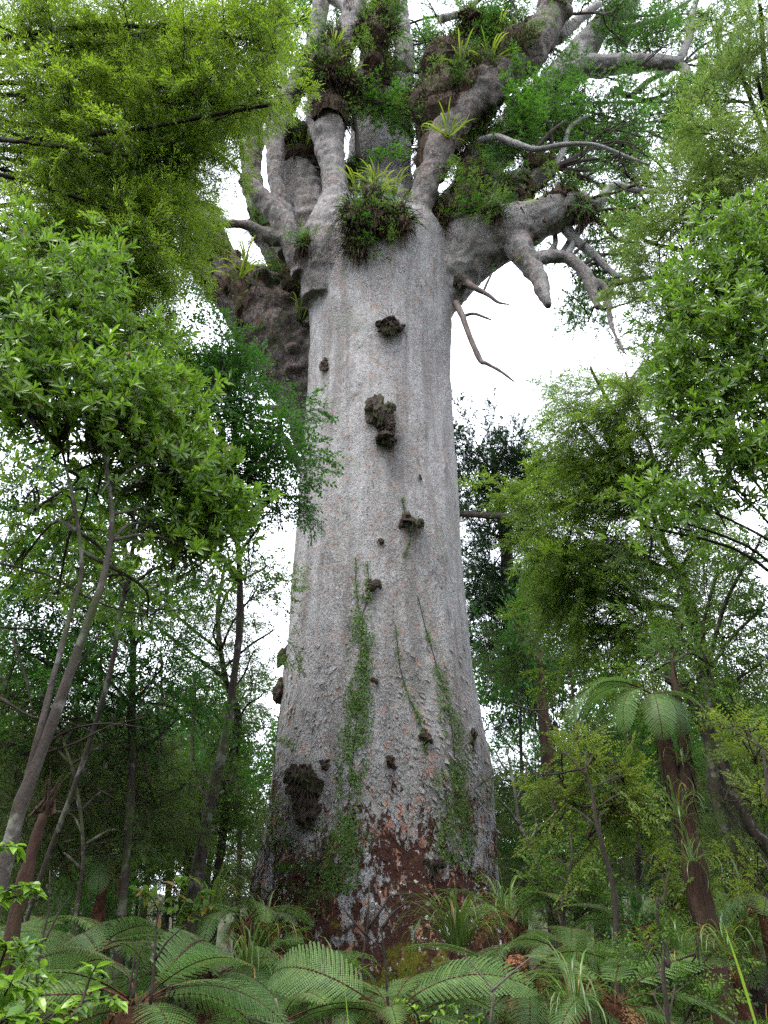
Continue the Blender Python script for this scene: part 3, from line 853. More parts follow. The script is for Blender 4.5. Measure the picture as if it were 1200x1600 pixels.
def crown(root, origin, path, blobs, sp, leafm, wood, size=1.0, limb_r=.03, seed=1, dirbias=(0, 0, 0), droop=0.0, single=None):
    """blobs: (centre, (rx, ry, rz), count). limbs run from the stem to every blob, branchlets to every leafy branch"""
    r = np.random.default_rng(seed)
    origin = np.asarray(origin, float)
    for bi, (c, rad, n) in enumerate(blobs):
        c = np.asarray(c, float)
        k = closest_on(path, c + np.array([0, 0, -np.linalg.norm(rad) * .4]), 1.2)
        a = path[k]; v = c - a; dl = np.linalg.norm(v)
        mid = a + v * .45 + np.array([0, 0, .10 * dl]) + r.normal(size=3) * .07 * dl
        lp = spline([a, mid, c, c + norm(v) * min(rad) * .5], 12)
        g = Geo()
        g.tube(lp, np.linspace(limb_r * min(1.3, .5 + dl * .2), limb_r * .3, 12), 6, cap=True, wob=.1, seed=bi)
        for i in range(n):
            w = norm(r.normal(size=3)) * (r.random() ** (1 / 2.2))
            p = c + w * np.asarray(rad)
            j = closest_on(lp[2:], p + np.array([0, 0, -.1])) + 2
            st = lp[j]
            d = norm((p - st) / max(np.linalg.norm(p - st), .1) * .9 + norm(c - a) * .5 + r.normal(size=3) * .45 + np.asarray(dirbias) + np.array([0, 0, -droop]))
            d[2] = max(-.75, min(.85, d[2])); d = norm(d)
            sc = size * r.uniform(.75, 1.25)
            b0 = p - d * SPEC[sp]['L'] * sc * .5
            me = bough_mesh(sp, leafm, int(r.integers(NV)))
            tilt = norm(np.array([0, 0, 1.0]) + r.normal(size=3) * .35)
            link('leafy_branch', me, root, mat4(b0 - origin, frame_to(d, tilt), sc))
            if np.linalg.norm(b0 - st) > .05:
                m_ = (st + b0) / 2 + np.array([0, 0, .06]) + r.normal(size=3) * .06
                g.tube(spline([st, m_, b0], 6), np.linspace(.014, .009, 6) * sc, 4)
        g.obj('limb', [wood], root, True, origin)

def stem_path(pts, rad, n=26):
    Q = spline(np.hstack([np.array(pts, float), np.array(rad, float)[:, None]]), n)
    return Q[:, :3], np.maximum(Q[:, 3], .006)

def pblobs(lst, t0=None):
    """(px, py, t, r px, count[, depth radius]) -> blobs"""
    out = []
    for e in lst:
        px, py, t, rp, n = e[:5]
        r = rp * t / F
        out.append((PT(px, py, t), (r, (e[5] if len(e) > 5 else r * 1.0), r), n))
    return out

def tree(name, label, stems, blobs, sp, leafm, wood, cat='tree', group=None, **k):
    origin = stems[0][0][0]
    root = thing(name, origin, label, cat, group)
    for P_, R_ in stems:
        g = Geo(); g.tube(P_, R_, 12, cap=True, wob=.22, seed=len(P_) + int(abs(P_[0][0] * 31)) % 97)
        g.obj('trunk', [wood], root, True, origin)
    allp = np.vstack([s[0] for s in stems])
    crown(root, origin, allp, blobs, sp, leafm, wood, **k)
    return root

def vstem(pix, D, foot=True, n=24):
    """stem from photo pixels (px, py, width px[, D]); runs down into the ground"""
    P_, R_ = [], []
    for e in pix:
        d = e[3] if len(e) > 3 else D
        p = PD(e[0], e[1], d); P_.append(p); R_.append(e[2] * .5 * depth(p) / F)
    if foot:
        a, b = P_[0], P_[1]
        z = float(ground_z(a[0], a[1])) - .15
        if a[2] > z + .05:
            s = (a[2] - z) / max(.3, (b[2] - a[2]))
            f = a + (a - b) * min(s, 3) * .6; f[2] = z
            P_.insert(0, f); R_.insert(0, R_[0] * 1.15)
    return stem_path(P_, R_, n)

# ---- kauri crown: tufts on thin branches high in the tree
kpath = np.vstack([p for _, _, p, _ in limbs])
kbl = [(960, 20, 20, 34, 6), (1010, 60, 20, 34, 5), (960, 60, 20, 24, 3), (1030, 160, 20, 34, 5), (985, 130, 20, 24, 3), (1100, 150, 20, 30, 4), (1150, 120, 20, 30, 4), (1070, 230, 20, 30, 4), (1000, 200, 20, 30, 4), (975, 330, 19, 26, 4), (940, 440, 18, 20, 4), (920, 500, 18, 14, 2), (980, 260, 19, 28, 4), (700, 90, 20, 28, 5), (660, 60, 21, 28, 5), (500, 110, 18.5, 20, 2), (640, 180, 18, 20, 3), (410, 110, 20, 30, 5), (380, 200, 20, 26, 4), (440, 20, 20, 30, 5), (840, 175, 17, 46, 9), (900, 160, 18, 50, 11), (800, 215, 17, 42, 8), (870, 215, 18, 46, 8), (935, 190, 19, 42, 7), (960, 235, 19, 42, 6), (900, 270, 19, 40, 3), (940, 290, 18, 36, 3), (905, 455, 18, 26, 2), (760, 200, 18, 30, 2),
       (690, 60, 20, 36, 3), (665, 130, 21, 34, 3), (740, 30, 20, 40, 6), (800, 30, 20, 40, 6), (860, 110, 20, 40, 3), (920, 20, 20, 40, 4), (1000, 30, 21, 46, 5), (1060, 60, 21, 44, 5), (1120, 90, 21, 44, 5), (980, 80, 21, 40, 2),
       (1100, 20, 21, 50, 6), (1170, 40, 21, 50, 7), (1090, 210, 20, 36, 3), (1040, 190, 20, 30, 2), (400, 60, 20, 40, 3), (350, 130, 20, 40, 3), (470, 30, 19, 36, 5), (430, 40, 19, 30, 3), (560, 170, 17.5, 22, 2), (610, 165, 17.5, 22, 2), (640, 230, 17, 18, 1),
       (360, 580, 20, 34, 5), (420, 600, 20, 34, 5), (400, 560, 20, 30, 3), (930, 380, 18, 36, 3), (880, 320, 19, 30, 2), (1010, 300, 19, 36, 3), (990, 400, 18, 24, 2), (730, 110, 20, 20, 2), (540, 20, 19, 34, 5), (600, 10, 18, 30, 3)]
kb2 = []
for e in kbl:
    c = PD(e[0], e[1], e[2] - 3.2); rr = e[3] * depth(c) / F; kb2.append((c, (rr, rr, rr), int(e[4] * (1.9 if e[4] > 3 else 1.35) + .5)))
crown(KA, kb, kpath, kb2, 'kauri', 'kauri', M['twig'], size=1.0, limb_r=.05, seed=11)
tp = PD(768, 426, 14)
link('leafy_branch', bough_mesh('kauri', 'kauri', 0), KA, mat4(tp - kb, frame_to([.3, 0, 1]), .16))

# ---- trees of the left side
P1 = stem_path([GP(-6.4, 4.6, -.2), (-6.2, 4.7, 4), (-5.9, 4.9, 8), (-5.6, 5.0, 12), (-5.0, 5.1, 15)], [.2, .17, .15, .12, .06])
B1 = [(40, 60, 9.2, 70, 8), (130, 40, 9.5, 70, 8), (220, 60, 9.2, 75, 9), (310, 50, 9, 70, 9), (385, 60, 8.6, 48, 7), (420, 25, 8.6, 34, 4), (60, 170, 9, 75, 9), (160, 160, 9.3, 75, 9), (260, 160, 9, 75, 10), (320, 150, 8.7, 50, 7),
      (60, 280, 8.8, 75, 9), (160, 270, 9, 75, 10), (255, 270, 8.8, 70, 9), (255, 250, 8.6, 45, 6), (60, 390, 8.5, 70, 8), (150, 380, 8.7, 70, 8), (190, 385, 8.6, 55, 7), (225, 345, 8.5, 45, 6), (195, 450, 8.6, 36, 5), (120, 480, 8.8, 60, 6), (200, 510, 8.6, 30, 3), (250, 560, 8.8, 16, 1), (385, 150, 8.4, 30, 3), (415, 165, 8.2, 14, 1)]
tree('overhanging_tree', 'fine-leaved yellow-green tree whose wide crown hangs over the upper left corner', [P1], pblobs(B1), 'fine', 'finey', M['darkbark'], size=.72, limb_r=.032, seed=3, dirbias=(.12, 0, 0), droop=.12)
P1b = stem_path([GP(-9.5, 8.5, -.2), (-9.3, 8.6, 6), (-9.0, 8.8, 12), (-8.0, 9.0, 17)], [.24, .2, .15, .07])
B1b = [(40, 100, 13, 110, 10), (160, 120, 13.5, 110, 10), (260, 150, 13.5, 90, 8), (60, 260, 13, 110, 10), (180, 280, 13, 100, 9), (225, 330, 13, 60, 5), (60, 420, 12.5, 100, 9), (160, 430, 12.5, 70, 6), (230, 50, 13.5, 80, 5)]
tree('willow_leaved_tree', 'taller dark fine-leaved tree standing behind the overhanging yellow-green crown', [P1b], pblobs(B1b), 'fine', 'fine', M['darkbark'], size=1.15, limb_r=.045, seed=4, dirbias=(.05, 0, 0))

s2a = vstem([(8, 1345, 24), (40, 1240, 21), (74, 1150, 19), (106, 1060, 15), (140, 965, 11), (165, 890, 9), (175, 800, 7), (160, 700, 6), (130, 600, 5), (110, 500, 3)], 4.3)
s2b = vstem([(34, 1250, 12), (66, 1130, 11), (88, 1040, 9), (110, 960, 7), (128, 880, 6), (110, 760, 5), (80, 640, 4)], 4.3, foot=False)
B2 = [(30, 480, 5.6, 50, 12), (110, 470, 5.9, 46, 10), (20, 570, 5.2, 46, 12), (100, 560, 5.6, 50, 13), (180, 560, 6.0, 46, 10), (30, 640, 5.0, 40, 7), (110, 640, 5.2, 46, 11), (180, 660, 5.3, 46, 12), (235, 650, 5.8, 36, 8), (245, 700, 5.5, 36, 8),
      (285, 740, 5.4, 34, 7), (330, 800, 5.5, 26, 5), (220, 760, 5.3, 36, 6), (260, 830, 5.3, 34, 7), (310, 865, 5.4, 30, 6), (160, 730, 5.5, 34, 4), (10, 620, 4.9, 24, 4), (50, 430, 5.8, 30, 5), (150, 430, 6.2, 24, 3), (240, 600, 6.2, 26, 4), (60, 790, 5.8, 40, 4), (120, 830, 6.0, 40, 4), (30, 880, 5.8, 40, 4), (190, 900, 6.0, 34, 3), (90, 930, 6.2, 40, 3), (230, 960, 6.2, 30, 2)]
B2 = [(x, y, t, r_, int(n * 1.3)) for x, y, t, r_, n in B2]
T2 = tree('whorled_leaf_tree', 'slender pale-barked tree with whorls of broad bright green leaves left of the kauri', [s2a, s2b], pblobs(B2), 'whorl', 'whorl', M['palebark'], size=.76, limb_r=.018, seed=5, dirbias=(.25, 0, .1))
s2c = vstem([(14, 1480, 26), (42, 1360, 22), (68, 1272, 15)], 5.0)
g = Geo(); o2 = s2c[0][0]; R_ = thing('broken_stump', o2, 'leaning dark red-brown broken stump at the left edge behind the pale slender stem', 'stump')
g.tube(*s2c, 12, cap=True, wob=.3, seed=4); g.obj('trunk', [M['redbark']], R_, True, o2)
g = Geo(); tp = s2c[0][-1]
for k in range(9): g.tube([tp + rng.normal(size=3) * .03, tp + rng.normal(size=3) * .04 + np.array([.02, 0, .12 + .1 * rng.random()])], [.012, .003], 4, cap=True)
g.obj('splinter', [M['redbark']], R_, False, o2)

s3 = vstem([(312, 1340, 18), (330, 1250, 16), (352, 1150, 14), (368, 1040, 12), (375, 960, 11), (372, 860, 8), (360, 760, 6)], 10.5)
B3 = [(290, 590, 11, 40, 6), (350, 580, 11, 40, 7), (310, 650, 11, 45, 8), (375, 640, 11.5, 40, 7), (420, 690, 11.5, 36, 6), (330, 710, 11.5, 40, 6), (390, 740, 11, 40, 7), (300, 775, 11.5, 40, 5), (350, 800, 11.5, 40, 6), (425, 780, 11, 26, 4), (400, 830, 11.5, 26, 3), (260, 560, 11, 30, 4), (440, 650, 12, 18, 2), (300, 850, 11.5, 40, 4), (250, 650, 11.5, 40, 5)]
T3 = tree('dark_broadleaf_tree', 'dark green glossy broad-leaved tree close against the left side of the kauri trunk', [s3], pblobs(B3), 'round', 'round', M['darkbark'], size=.95, limb_r=.05, seed=6)
tw = PD(425, 770, 9.6); g = Geo(); tpp = PD(500, 800, 9.6)
g.tube(spline([s3[0][-4], tw, PD(470, 792, 9.6)], 8), np.linspace(.03, .008, 8), 5); g.obj('limb', [M['darkbark']], T3, True, s3[0][0])
for k, (a, b) in enumerate([((440, 778), (486, 802)), ((455, 795), (478, 812)), ((430, 770), (470, 790))]):
    p0, p1 = PD(*a, 9.6), PD(*b, 9.6)
    link('leafy_branch', bough_mesh('round', 'round', k), T3, mat4(p0 - s3[0][0], frame_to(p1 - p0), .42))

s5 = vstem([(345, 1330, 14), (362, 1200, 13), (372, 1120, 12), (352, 1060, 9), (340, 960, 7), (350, 890, 5)], 13)
B5 = [(345, 960, 13, 44, 4), (395, 930, 13, 38, 4), (410, 890, 13, 30, 3), (320, 1040, 13, 44, 5), (390, 1030, 13, 36, 3), (405, 1090, 13, 30, 2), (330, 1110, 13, 44, 5), (385, 1150, 13, 30, 2), (270, 1000, 13, 50, 6), (420, 990, 13, 26, 2), (250, 930, 13, 46, 6), (350, 1170, 13, 40, 4)]
tree('slender_tree', 'slender tree with loose small leaves against the white sky left of the kauri', [s5], pblobs(B5), 'round', 'roundy', M['darkbark'], size=.85, limb_r=.035, seed=8)
s6 = vstem([(205, 1230, 13), (205, 1120, 12), (208, 1020, 10), (200, 900, 10), (190, 820, 7)], 9.0)
B6 = [(60, 740, 10, 60, 5), (150, 790, 10, 60, 5), (60, 830, 10, 60, 5), (150, 880, 10, 60, 6), (50, 930, 9.5, 60, 7), (140, 960, 9.5, 60, 7), (220, 960, 9.5, 50, 5), (60, 1030, 9, 60, 8), (160, 1050, 9, 60, 8), (240, 1060, 9, 50, 6), (100, 1120, 8.6, 60, 5), (210, 1130, 9, 50, 5), (20, 680, 10, 50, 4), (270, 1130, 9, 40, 3), (290, 900, 10, 40, 4)]
tree('shaded_tree', 'dark-leaved tree in the shade under the bright whorled leaves, sky showing through', [s6], pblobs(B6), 'round', 'round', M['darkbark'], size=.8, limb_r=.035, seed=9)
for pixs, D, lab in [([(60, 1380, 8), (120, 1220, 8), (170, 1060, 8), (188, 960, 8), (200, 890, 7), (214, 830, 6)], 7.5, 'dark bare leaning stem under the whorled leaves'),]:
    st = vstem(pixs, D); R_ = thing('leaning_stem', st[0][0], lab, 'tree'); g = Geo(); g.tube(*st, 10, cap=True, wob=.2); g.obj('trunk', [M['darkbark']], R_, True, st[0][0])
    crown(R_, st[0][0], st[0], pblobs([(230, 790, 8, 40, 4), (180, 760, 8, 40, 4), (260, 880, 8, 36, 3)]), 'round', 'round', M['darkbark'], size=.6, seed=77)
s7 = vstem([(120, 1420, 6), (130, 1330, 6), (120, 1230, 5), (100, 1160, 4)], 8.2)
tree('thicket_tree', 'dense small olive-leaved tree screening the pale slender stem at the left', [s7], pblobs([(40, 1180, 8.6, 44, 6), (110, 1150, 8.8, 44, 6), (30, 1270, 8.2, 44, 6), (120, 1250, 8.6, 44, 7), (190, 1210, 9, 40, 6), (100, 1340, 8.3, 40, 6), (200, 1310, 8.8, 40, 6), (250, 1260, 9, 34, 5), (20, 1090, 9, 40, 5), (250, 1170, 9.2, 30, 4)]), 'olive', 'olive', M['darkbark'], size=.55, limb_r=.02, seed=207)
s7 = vstem([(140, 1400, 10), (170, 1250, 9), (160, 1150, 7)], 13)
B7 = [(60, 1130, 13, 60, 7), (130, 1180, 13, 60, 8), (60, 1240, 13, 60, 8), (190, 1230, 13.5, 55, 8), (110, 1300, 13, 60, 8), (230, 1180, 14, 50, 6), (180, 1320, 13, 50, 6), (240, 1290, 13, 40, 5), (10, 1180, 12, 50, 5), (20, 1330, 12, 50, 5)]
tree('olive_thicket_tree', 'drooping olive-leaved young tree behind the pale slender stem', [s7], pblobs(B7), 'olive', 'olive', M['darkbark'], size=.8, limb_r=.03, seed=10)
s8 = vstem([(310, 1400, 12), (322, 1300, 12), (330, 1240, 8)], 11.5)
B8 = [(300, 1280, 12, 44, 6), (350, 1240, 12, 40, 6), (360, 1225, 12.5, 20, 3), (325, 1300, 12, 30, 5), (250, 1250, 13, 40, 5), (290, 1340, 11.5, 36, 5), (280, 1210, 13, 40, 4)]
tree('understory_tree', 'low mid-green understory tree beside the left foot of the kauri', [s8], pblobs(B8), 'round', 'roundy', M['darkbark'], size=.8, limb_r=.03, seed=12)

# ---- trees of the right side
s21 = vstem([(1290, 1400, 40), (1270, 1100, 34), (1250, 850, 28), (1230, 640, 20), (1210, 480, 12)], 6.6)
B21 = [(1168, 370, 7.6000000000000005, 40.0, 13), (1198, 440, 7.4, 40.0, 13), (1118, 450, 7.5, 40.0, 13), (1068, 490, 7.5, 27.200000000000003, 8), (1158, 520, 7.2, 44.0, 15), (1093, 560, 7.4, 38.400000000000006, 13), (1203, 580, 7.0, 40.0, 11), (1138, 610, 7.1000000000000005, 36.0, 11), (1048, 620, 7.4, 22.400000000000002, 5), (1088, 650, 7.2, 27.200000000000003, 8), (1188, 670, 6.8, 32.0, 10), (1138, 700, 6.8, 28.8, 8), (1198, 720, 6.6000000000000005, 24.0, 6), (1093, 790, 6.8, 24.0, 6), (1048, 810, 6.8, 20.8, 5), (1018, 825, 6.8, 12.8, 1), (1158, 770, 6.8, 28.8, 6)]
B21 = [(x, y, t, r_ * 1.15, int(n * 1.15)) for x, y, t, r_, n in B21]
T21 = tree('glossy_leaf_tree', 'broad-leaved tree with bright glossy whorled leaves filling the right edge', [s21], pblobs(B21), 'whorl', 'whorl', M['darkbark'], size=.8, limb_r=.022, seed=21, dirbias=(-.3, 0, .1))
s22 = vstem([(1330, 1300, 30), (1300, 900, 26), (1270, 500, 22), (1240, 250, 16), (1210, 60, 10)], 9.5)
B22 = [(1190, 30, 11, 50, 3), (1160, 120, 11.5, 40, 2), (1190, 150, 11, 60, 3), (1150, 250, 11, 50, 4), (1190, 260, 10.5, 55, 6), (1110, 270, 11.5, 34, 2), (1080, 340, 11, 40, 4), (1130, 340, 10.6, 45, 5), (1190, 350, 10, 40, 4), (1020, 380, 11.5, 24, 2), (1040, 430, 11, 26, 3), (1060, 500, 11, 26, 3), (1030, 540, 11.5, 20, 2)]
tree('feathery_tree', 'thin feathery grey-green tree against the sky in the upper right corner', [s22], pblobs(B22), 'fine', 'olive2', M['darkbark'], size=.95, limb_r=.05, seed=22, dirbias=(-.3, 0, 0), droop=.15)
s23 = vstem([(1150, 1350, 26), (1130, 1200, 24), (1110, 1080, 20), (1080, 950, 15), (1040, 850, 10), (1000, 760, 8)], 11.5)
B23 = [(930, 590, 13, 40, 2), (980, 600, 13, 40, 4), (940, 660, 13, 40, 4), (1000, 670, 12.5, 46, 6), (900, 650, 13.5, 26, 1), (1050, 720, 12.5, 46, 7), (960, 730, 13, 46, 6), (890, 730, 13.5, 40, 5), (1000, 790, 12.5, 46, 7), (920, 800, 13, 46, 7), (860, 790, 13.5, 36, 4), (960, 860, 12.5, 46, 7), (880, 860, 13, 44, 6), (1040, 870, 12.5, 46, 6), (920, 930, 12.5, 46, 7), (990, 940, 12.5, 46, 7), (870, 940, 13, 30, 4), (1080, 950, 12, 40, 5), (940, 1000, 12.5, 44, 6), (1010, 1010, 12, 44, 5), (1100, 850, 12, 40, 4)]
tree('narrow_leaf_tree', 'yellow-green narrow-leaved tree with an arching branch right of the kauri trunk', [s23], pblobs(B23), 'fine', 'fine', M['darkbark'], size=1.0, limb_r=.05, seed=23, dirbias=(-.3, 0, 0))
s24 = vstem([(872, 1420, 20), (868, 1250, 20), (845, 1100, 20), (800, 960, 18), (790, 850, 20), (775, 750, 12), (770, 700, 6)], 23)
B24 = [(750, 710, 26, 28, 5), (790, 700, 26, 24, 4), (830, 730, 26, 34, 7), (745, 760, 26, 30, 6), (800, 770, 26, 34, 8), (860, 770, 26, 30, 6), (760, 830, 26, 34, 8), (820, 840, 26, 34, 8), (770, 890, 26, 34, 9), (830, 900, 26, 34, 8), (760, 950, 25, 30, 8), (810, 960, 25, 34, 9), (860, 950, 25, 30, 6), (775, 1010, 25, 30, 7), (830, 1020, 25, 34, 8), (790, 1070, 24.5, 30, 6), (840, 1080, 24.5, 34, 6), (880, 1040, 25, 30, 6)]
T24 = tree('dark_conifer', 'dark dense conifer standing just behind the right side of the kauri trunk', [s24], pblobs(B24), 'conifer', 'conifer', M['darkbark'], size=1.5, limb_r=.07, seed=24)
p_, r_ = limb([(700, 800, 12, 21), (740, 804, 11, 21), (780, 806, 10, 21), (815, 804, 7, 21), (850, 795, 6, 20.5), (905, 792, 4, 20)]); g = Geo(); g.tube(p_, r_, 7, cap=True, wob=.2)
p_, r_ = limb([(800, 806, 6, 21), (830, 818, 4, 21), (852, 832, 3, 21)]); g.tube(p_, r_, 5); g.obj('limb', [M['deadwood']], T24, True, s24[0][0])
s25 = vstem([(1170, 1400, 26), (1150, 1330, 25), (1118, 1240, 22), (1108, 1150, 19), (1075, 1085, 16), (1040, 1060, 9)], 10.2)
s25b = vstem([(1222, 1360, 20), (1172, 1290, 18), (1140, 1215, 17), (1120, 1150, 13), (1100, 1060, 10)], 9.8)
B25 = [(1060, 1000, 10.5, 46, 4), (1120, 980, 10.5, 46, 4), (1180, 960, 10, 46, 5), (1100, 1060, 10.5, 46, 5), (1170, 1050, 10, 46, 5), (1140, 1120, 10, 40, 4), (1190, 1140, 9.5, 36, 4), (1060, 1120, 10.5, 36, 3), (1180, 860, 10, 50, 3), (1120, 900, 10.5, 40, 3), (1180, 1220, 9.5, 34, 3), (1060, 930, 11, 40, 3)]
tree('forked_tree', 'two-stemmed dark tree with small green leaves standing behind the shaggy fork-topped trunk', [s25, s25b], pblobs(B25), 'round', 'roundy', M['darkbark'], size=.72, limb_r=.04, seed=25)
s26 = vstem([(965, 1540, 9), (962, 1420, 9), (952, 1360, 8), (935, 1300, 7), (925, 1240, 5), (915, 1200, 3)], 6.5, n=30)
B26 = [(880, 1220, 7.2, 34, 4), (930, 1190, 7, 36, 5), (975, 1225, 7, 30, 4), (900, 1260, 7, 36, 5), (955, 1270, 6.8, 34, 5), (870, 1290, 7, 28, 3), (990, 1265, 6.8, 20, 2), (835, 1210, 7.4, 26, 2), (920, 1310, 7, 26, 2), (900, 1180, 7.4, 24, 2)]
tree('compound_leaf_sapling', 'slim sapling with layered yellow-green compound leaves right of the kauri foot', [s26], pblobs(B26), 'sapling', 'sapling', M['twig'], size=.62, limb_r=.012, seed=26)
s27 = vstem([(1030, 1460, 4), (1036, 1410, 3.5), (1045, 1365, 2.5)], 5.4)
B27 = [(1040, 1365, 5.5, 24, 3), (1070, 1385, 5.4, 24, 2), (1050, 1415, 5.4, 22, 2), (1075, 1360, 5.4, 16, 1)]
tree('small_compound_sapling', 'small sapling with rounded compound leaflets in front of the shaggy trunk', [s27], pblobs(B27), 'sapling', 'sapling', M['twig'], size=.5, limb_r=.004, seed=27)
s27 = vstem([(1222, 1500, 9), (1212, 1350, 8), (1200, 1240, 6), (1192, 1170, 4)], 4.9)
tree('edge_sapling', 'compound-leaved sapling cut by the right edge halfway up the undergrowth', [s27], pblobs([(1180, 1190, 5.6, 26, 4), (1190, 1260, 5.4, 20, 3), (1185, 1370, 5.2, 18, 2), (1170, 1140, 5.7, 20, 2)]), 'sapling', 'sapling', M['twig'], size=.5, limb_r=.008, seed=127)
s28 = vstem([(880, 1440, 7), (885, 1390, 6), (895, 1340, 4)], 8.5)
B28 = [(880, 1350, 8.6, 26, 4), (900, 1395, 8.4, 26, 5), (870, 1410, 8.2, 26, 5), (905, 1430, 8.2, 22, 3), (850, 1370, 8.6, 20, 2), (890, 1310, 9, 20, 2)]
tree('bright_small_leaf_shrub', 'fresh green small-leaved shrub under the compound-leaf sapling', [s28], pblobs(B28), 'shrub', 'roundy', M['twig'], cat='shrub', size=.7, limb_r=.012, seed=28)
s29 = vstem([(1040, 1560, 7), (1045, 1510, 6), (1040, 1470, 4)], 4.6)
B29 = [(1030, 1500, 4.7, 30, 4), (1060, 1530, 4.6, 32, 4), (1095, 1520, 4.6, 30, 3), (1040, 1560, 4.5, 30, 4), (1080, 1575, 4.4, 30, 3), (1010, 1540, 4.7, 24, 2)]
tree('leafy_floor_shrub', 'yellowish small-leaved shrub growing round the base of the shaggy trunk', [s29], pblobs(B29), 'shrub', 'roundy', M['twig'], cat='shrub', size=.42, limb_r=.008, seed=29)
# pale bare twiggy branch right of the kauri
R_ = None
for pix in [[(858, 1420, 9, 9.5), (845, 1370, 8, 9.5), (826, 1318, 7, 9.5), (812, 1290, 6, 9.5), (806, 1250, 5, 9.5), (800, 1210, 4, 9.5), (790, 1165, 2, 9.5)], [(812, 1290, 5, 9.5), (795, 1265, 4, 9.4), (775, 1245, 2, 9.3)], [(826, 1318, 4, 9.5), (838, 1290, 3, 9.6), (832, 1255, 2, 9.6), (845, 1215, 1.5, 9.6)],
            [(806, 1250, 3, 9.5), (820, 1220, 2, 9.5), (824, 1180, 1.5, 9.5)], [(838, 1290, 3, 9.6), (860, 1278, 2, 9.6), (868, 1250, 1.5, 9.6)], [(800, 1210, 2.5, 9.5), (785, 1195, 2, 9.5), (772, 1170, 1.2, 9.5)]]:
    if R_ is None:
        st = vstem(pix, 9.5); R_ = thing('bare_sapling', st[0][0], 'pale leafless sapling with crooked twigs right of the kauri trunk', 'tree'); o_ = st[0][0]
        g = Geo(); g.tube(*st, 7, cap=True, wob=.15); g.obj('trunk', [M['palebark']], R_, True, o_)
    else:
        p_, r_ = limb(pix); g = Geo(); g.tube(p_, r_, 5, cap=True); g.obj('branch', [M['palebark']], R_, True, o_)

# fine whips hanging across the far left shade
for k in range(16):
    pass
# ------------------------------------------------------------------ ferns
def frond_geo(seed, L=1.5, npair=26, wmax=.31, bend=1.1, nleaf=17, dead=False, lift=.0):
    """a finely divided frond: stalk along X rising then arching over; pinnae both sides, leaflets on each"""
    r = np.random.default_rng(seed); g = Geo()
    n = npair + 8
    ang = .5 - bend * np.linspace(0, 1, n) ** 1.25 + r.normal() * .05
    st = L / n; P_ = [np.zeros(3)]; yaw = r.normal() * .1
    for a in ang[:-1]:
        P_.append(P_[-1] + st * np.array([math.cos(a), math.sin(yaw) * .3, math.sin(a)]))
    P_ = np.array(P_)
    g.tube(P_, np.linspace(.009, .0018, n) * (L / 1.5), 4, m=0)
    LP, LD, LU, LL, LW, LR = [], [], [], [], [], []
    for i in range(7, n):
        u = (i - 7) / (n - 8)
        w = wmax * L / 1.5 * (math.sin(math.pi * min(1, (u * .88 + .16))) ** .75) * (1 - .12 * r.random())
        T = norm(P_[min(i + 1, n - 1)] - P_[i - 1])
        Zt = norm(np.cross(T, [0, 1.0, 0])) * -1.0
        Zt = norm(np.cross([0, 1.0, 0], T)) * -1.0 if Zt[2] < 0 else Zt
        if Zt[2] < 0: Zt = -Zt
        for sg in (-1, 1):
            if dead and r.random() < .25: continue
            d = norm(T * (.42 + .3 * u) + np.array([0, sg * 1.0, 0]) + Zt * (.10 - (.5 * r.random() if dead else .0)))
            m_ = 4
            pts = [P_[i]]
            dd = d.copy()
            for k in range(m_):
                pts.append(pts[-1] + dd * w / m_)
                dd = norm(dd + T * .05 + np.array([0, 0, -.12 - (.45 if dead else 0)]))
            pts = np.array(pts)
            g.tube(pts, np.linspace(.0022, .0008, m_ + 1), 3, m=0)
            kk = max(5, int(nleaf * (w / (wmax * L / 1.5)) ** .7))
            pr = r.random()
            for k in range(kk):
                s = (k + .6) / kk; q = min(int(s * m_), m_ - 1); f = s * m_ - q
                b = pts[q] * (1 - f) + pts[q + 1] * f
                pd = norm(pts[q + 1] - pts[q])
                sl = .60 * st * (1 - s * .62) * (.75 + .25 * w / (wmax * L / 1.5))
                lt = norm(T - pd * (T @ pd))
                for s2 in (-1, 1):
                    LP.append(b); LD.append(norm(pd * .45 + lt * s2 + (r.normal(size=3) * .5 if dead else 0))); LU.append(Zt + r.normal(size=3) * .08)
                    LL.append(sl); LW.append(max(w / kk * 1.15, .007)); LR.append(np.clip(pr * .6 + .4 * r.random(), 0, 1))
    g.leaves(LP, LD, LU, np.array(LL), np.array(LW), 4, 1, .12, .2, np.array(LR))
    return g

FR = {}
for k in range(5): FR['green', k] = frond_geo(300 + k, bend=1.05 + .25 * k, wmax=.27 + .02 * k).mesh('frond', [M['ponga'], M['fern']])
for k in range(3): FR['fresh', k] = frond_geo(330 + k, L=1.0, npair=20, wmax=.34, bend=1.2 + .2 * k, nleaf=12).mesh('frond', [M['twig'], M['fernf']])
for k in range(3): FR['dead', k] = frond_geo(360 + k, L=1.3, npair=22, wmax=.24, bend=2.2 + .3 * k, nleaf=10, dead=True).mesh('frond', [M['ponga'], M['ferndead']])

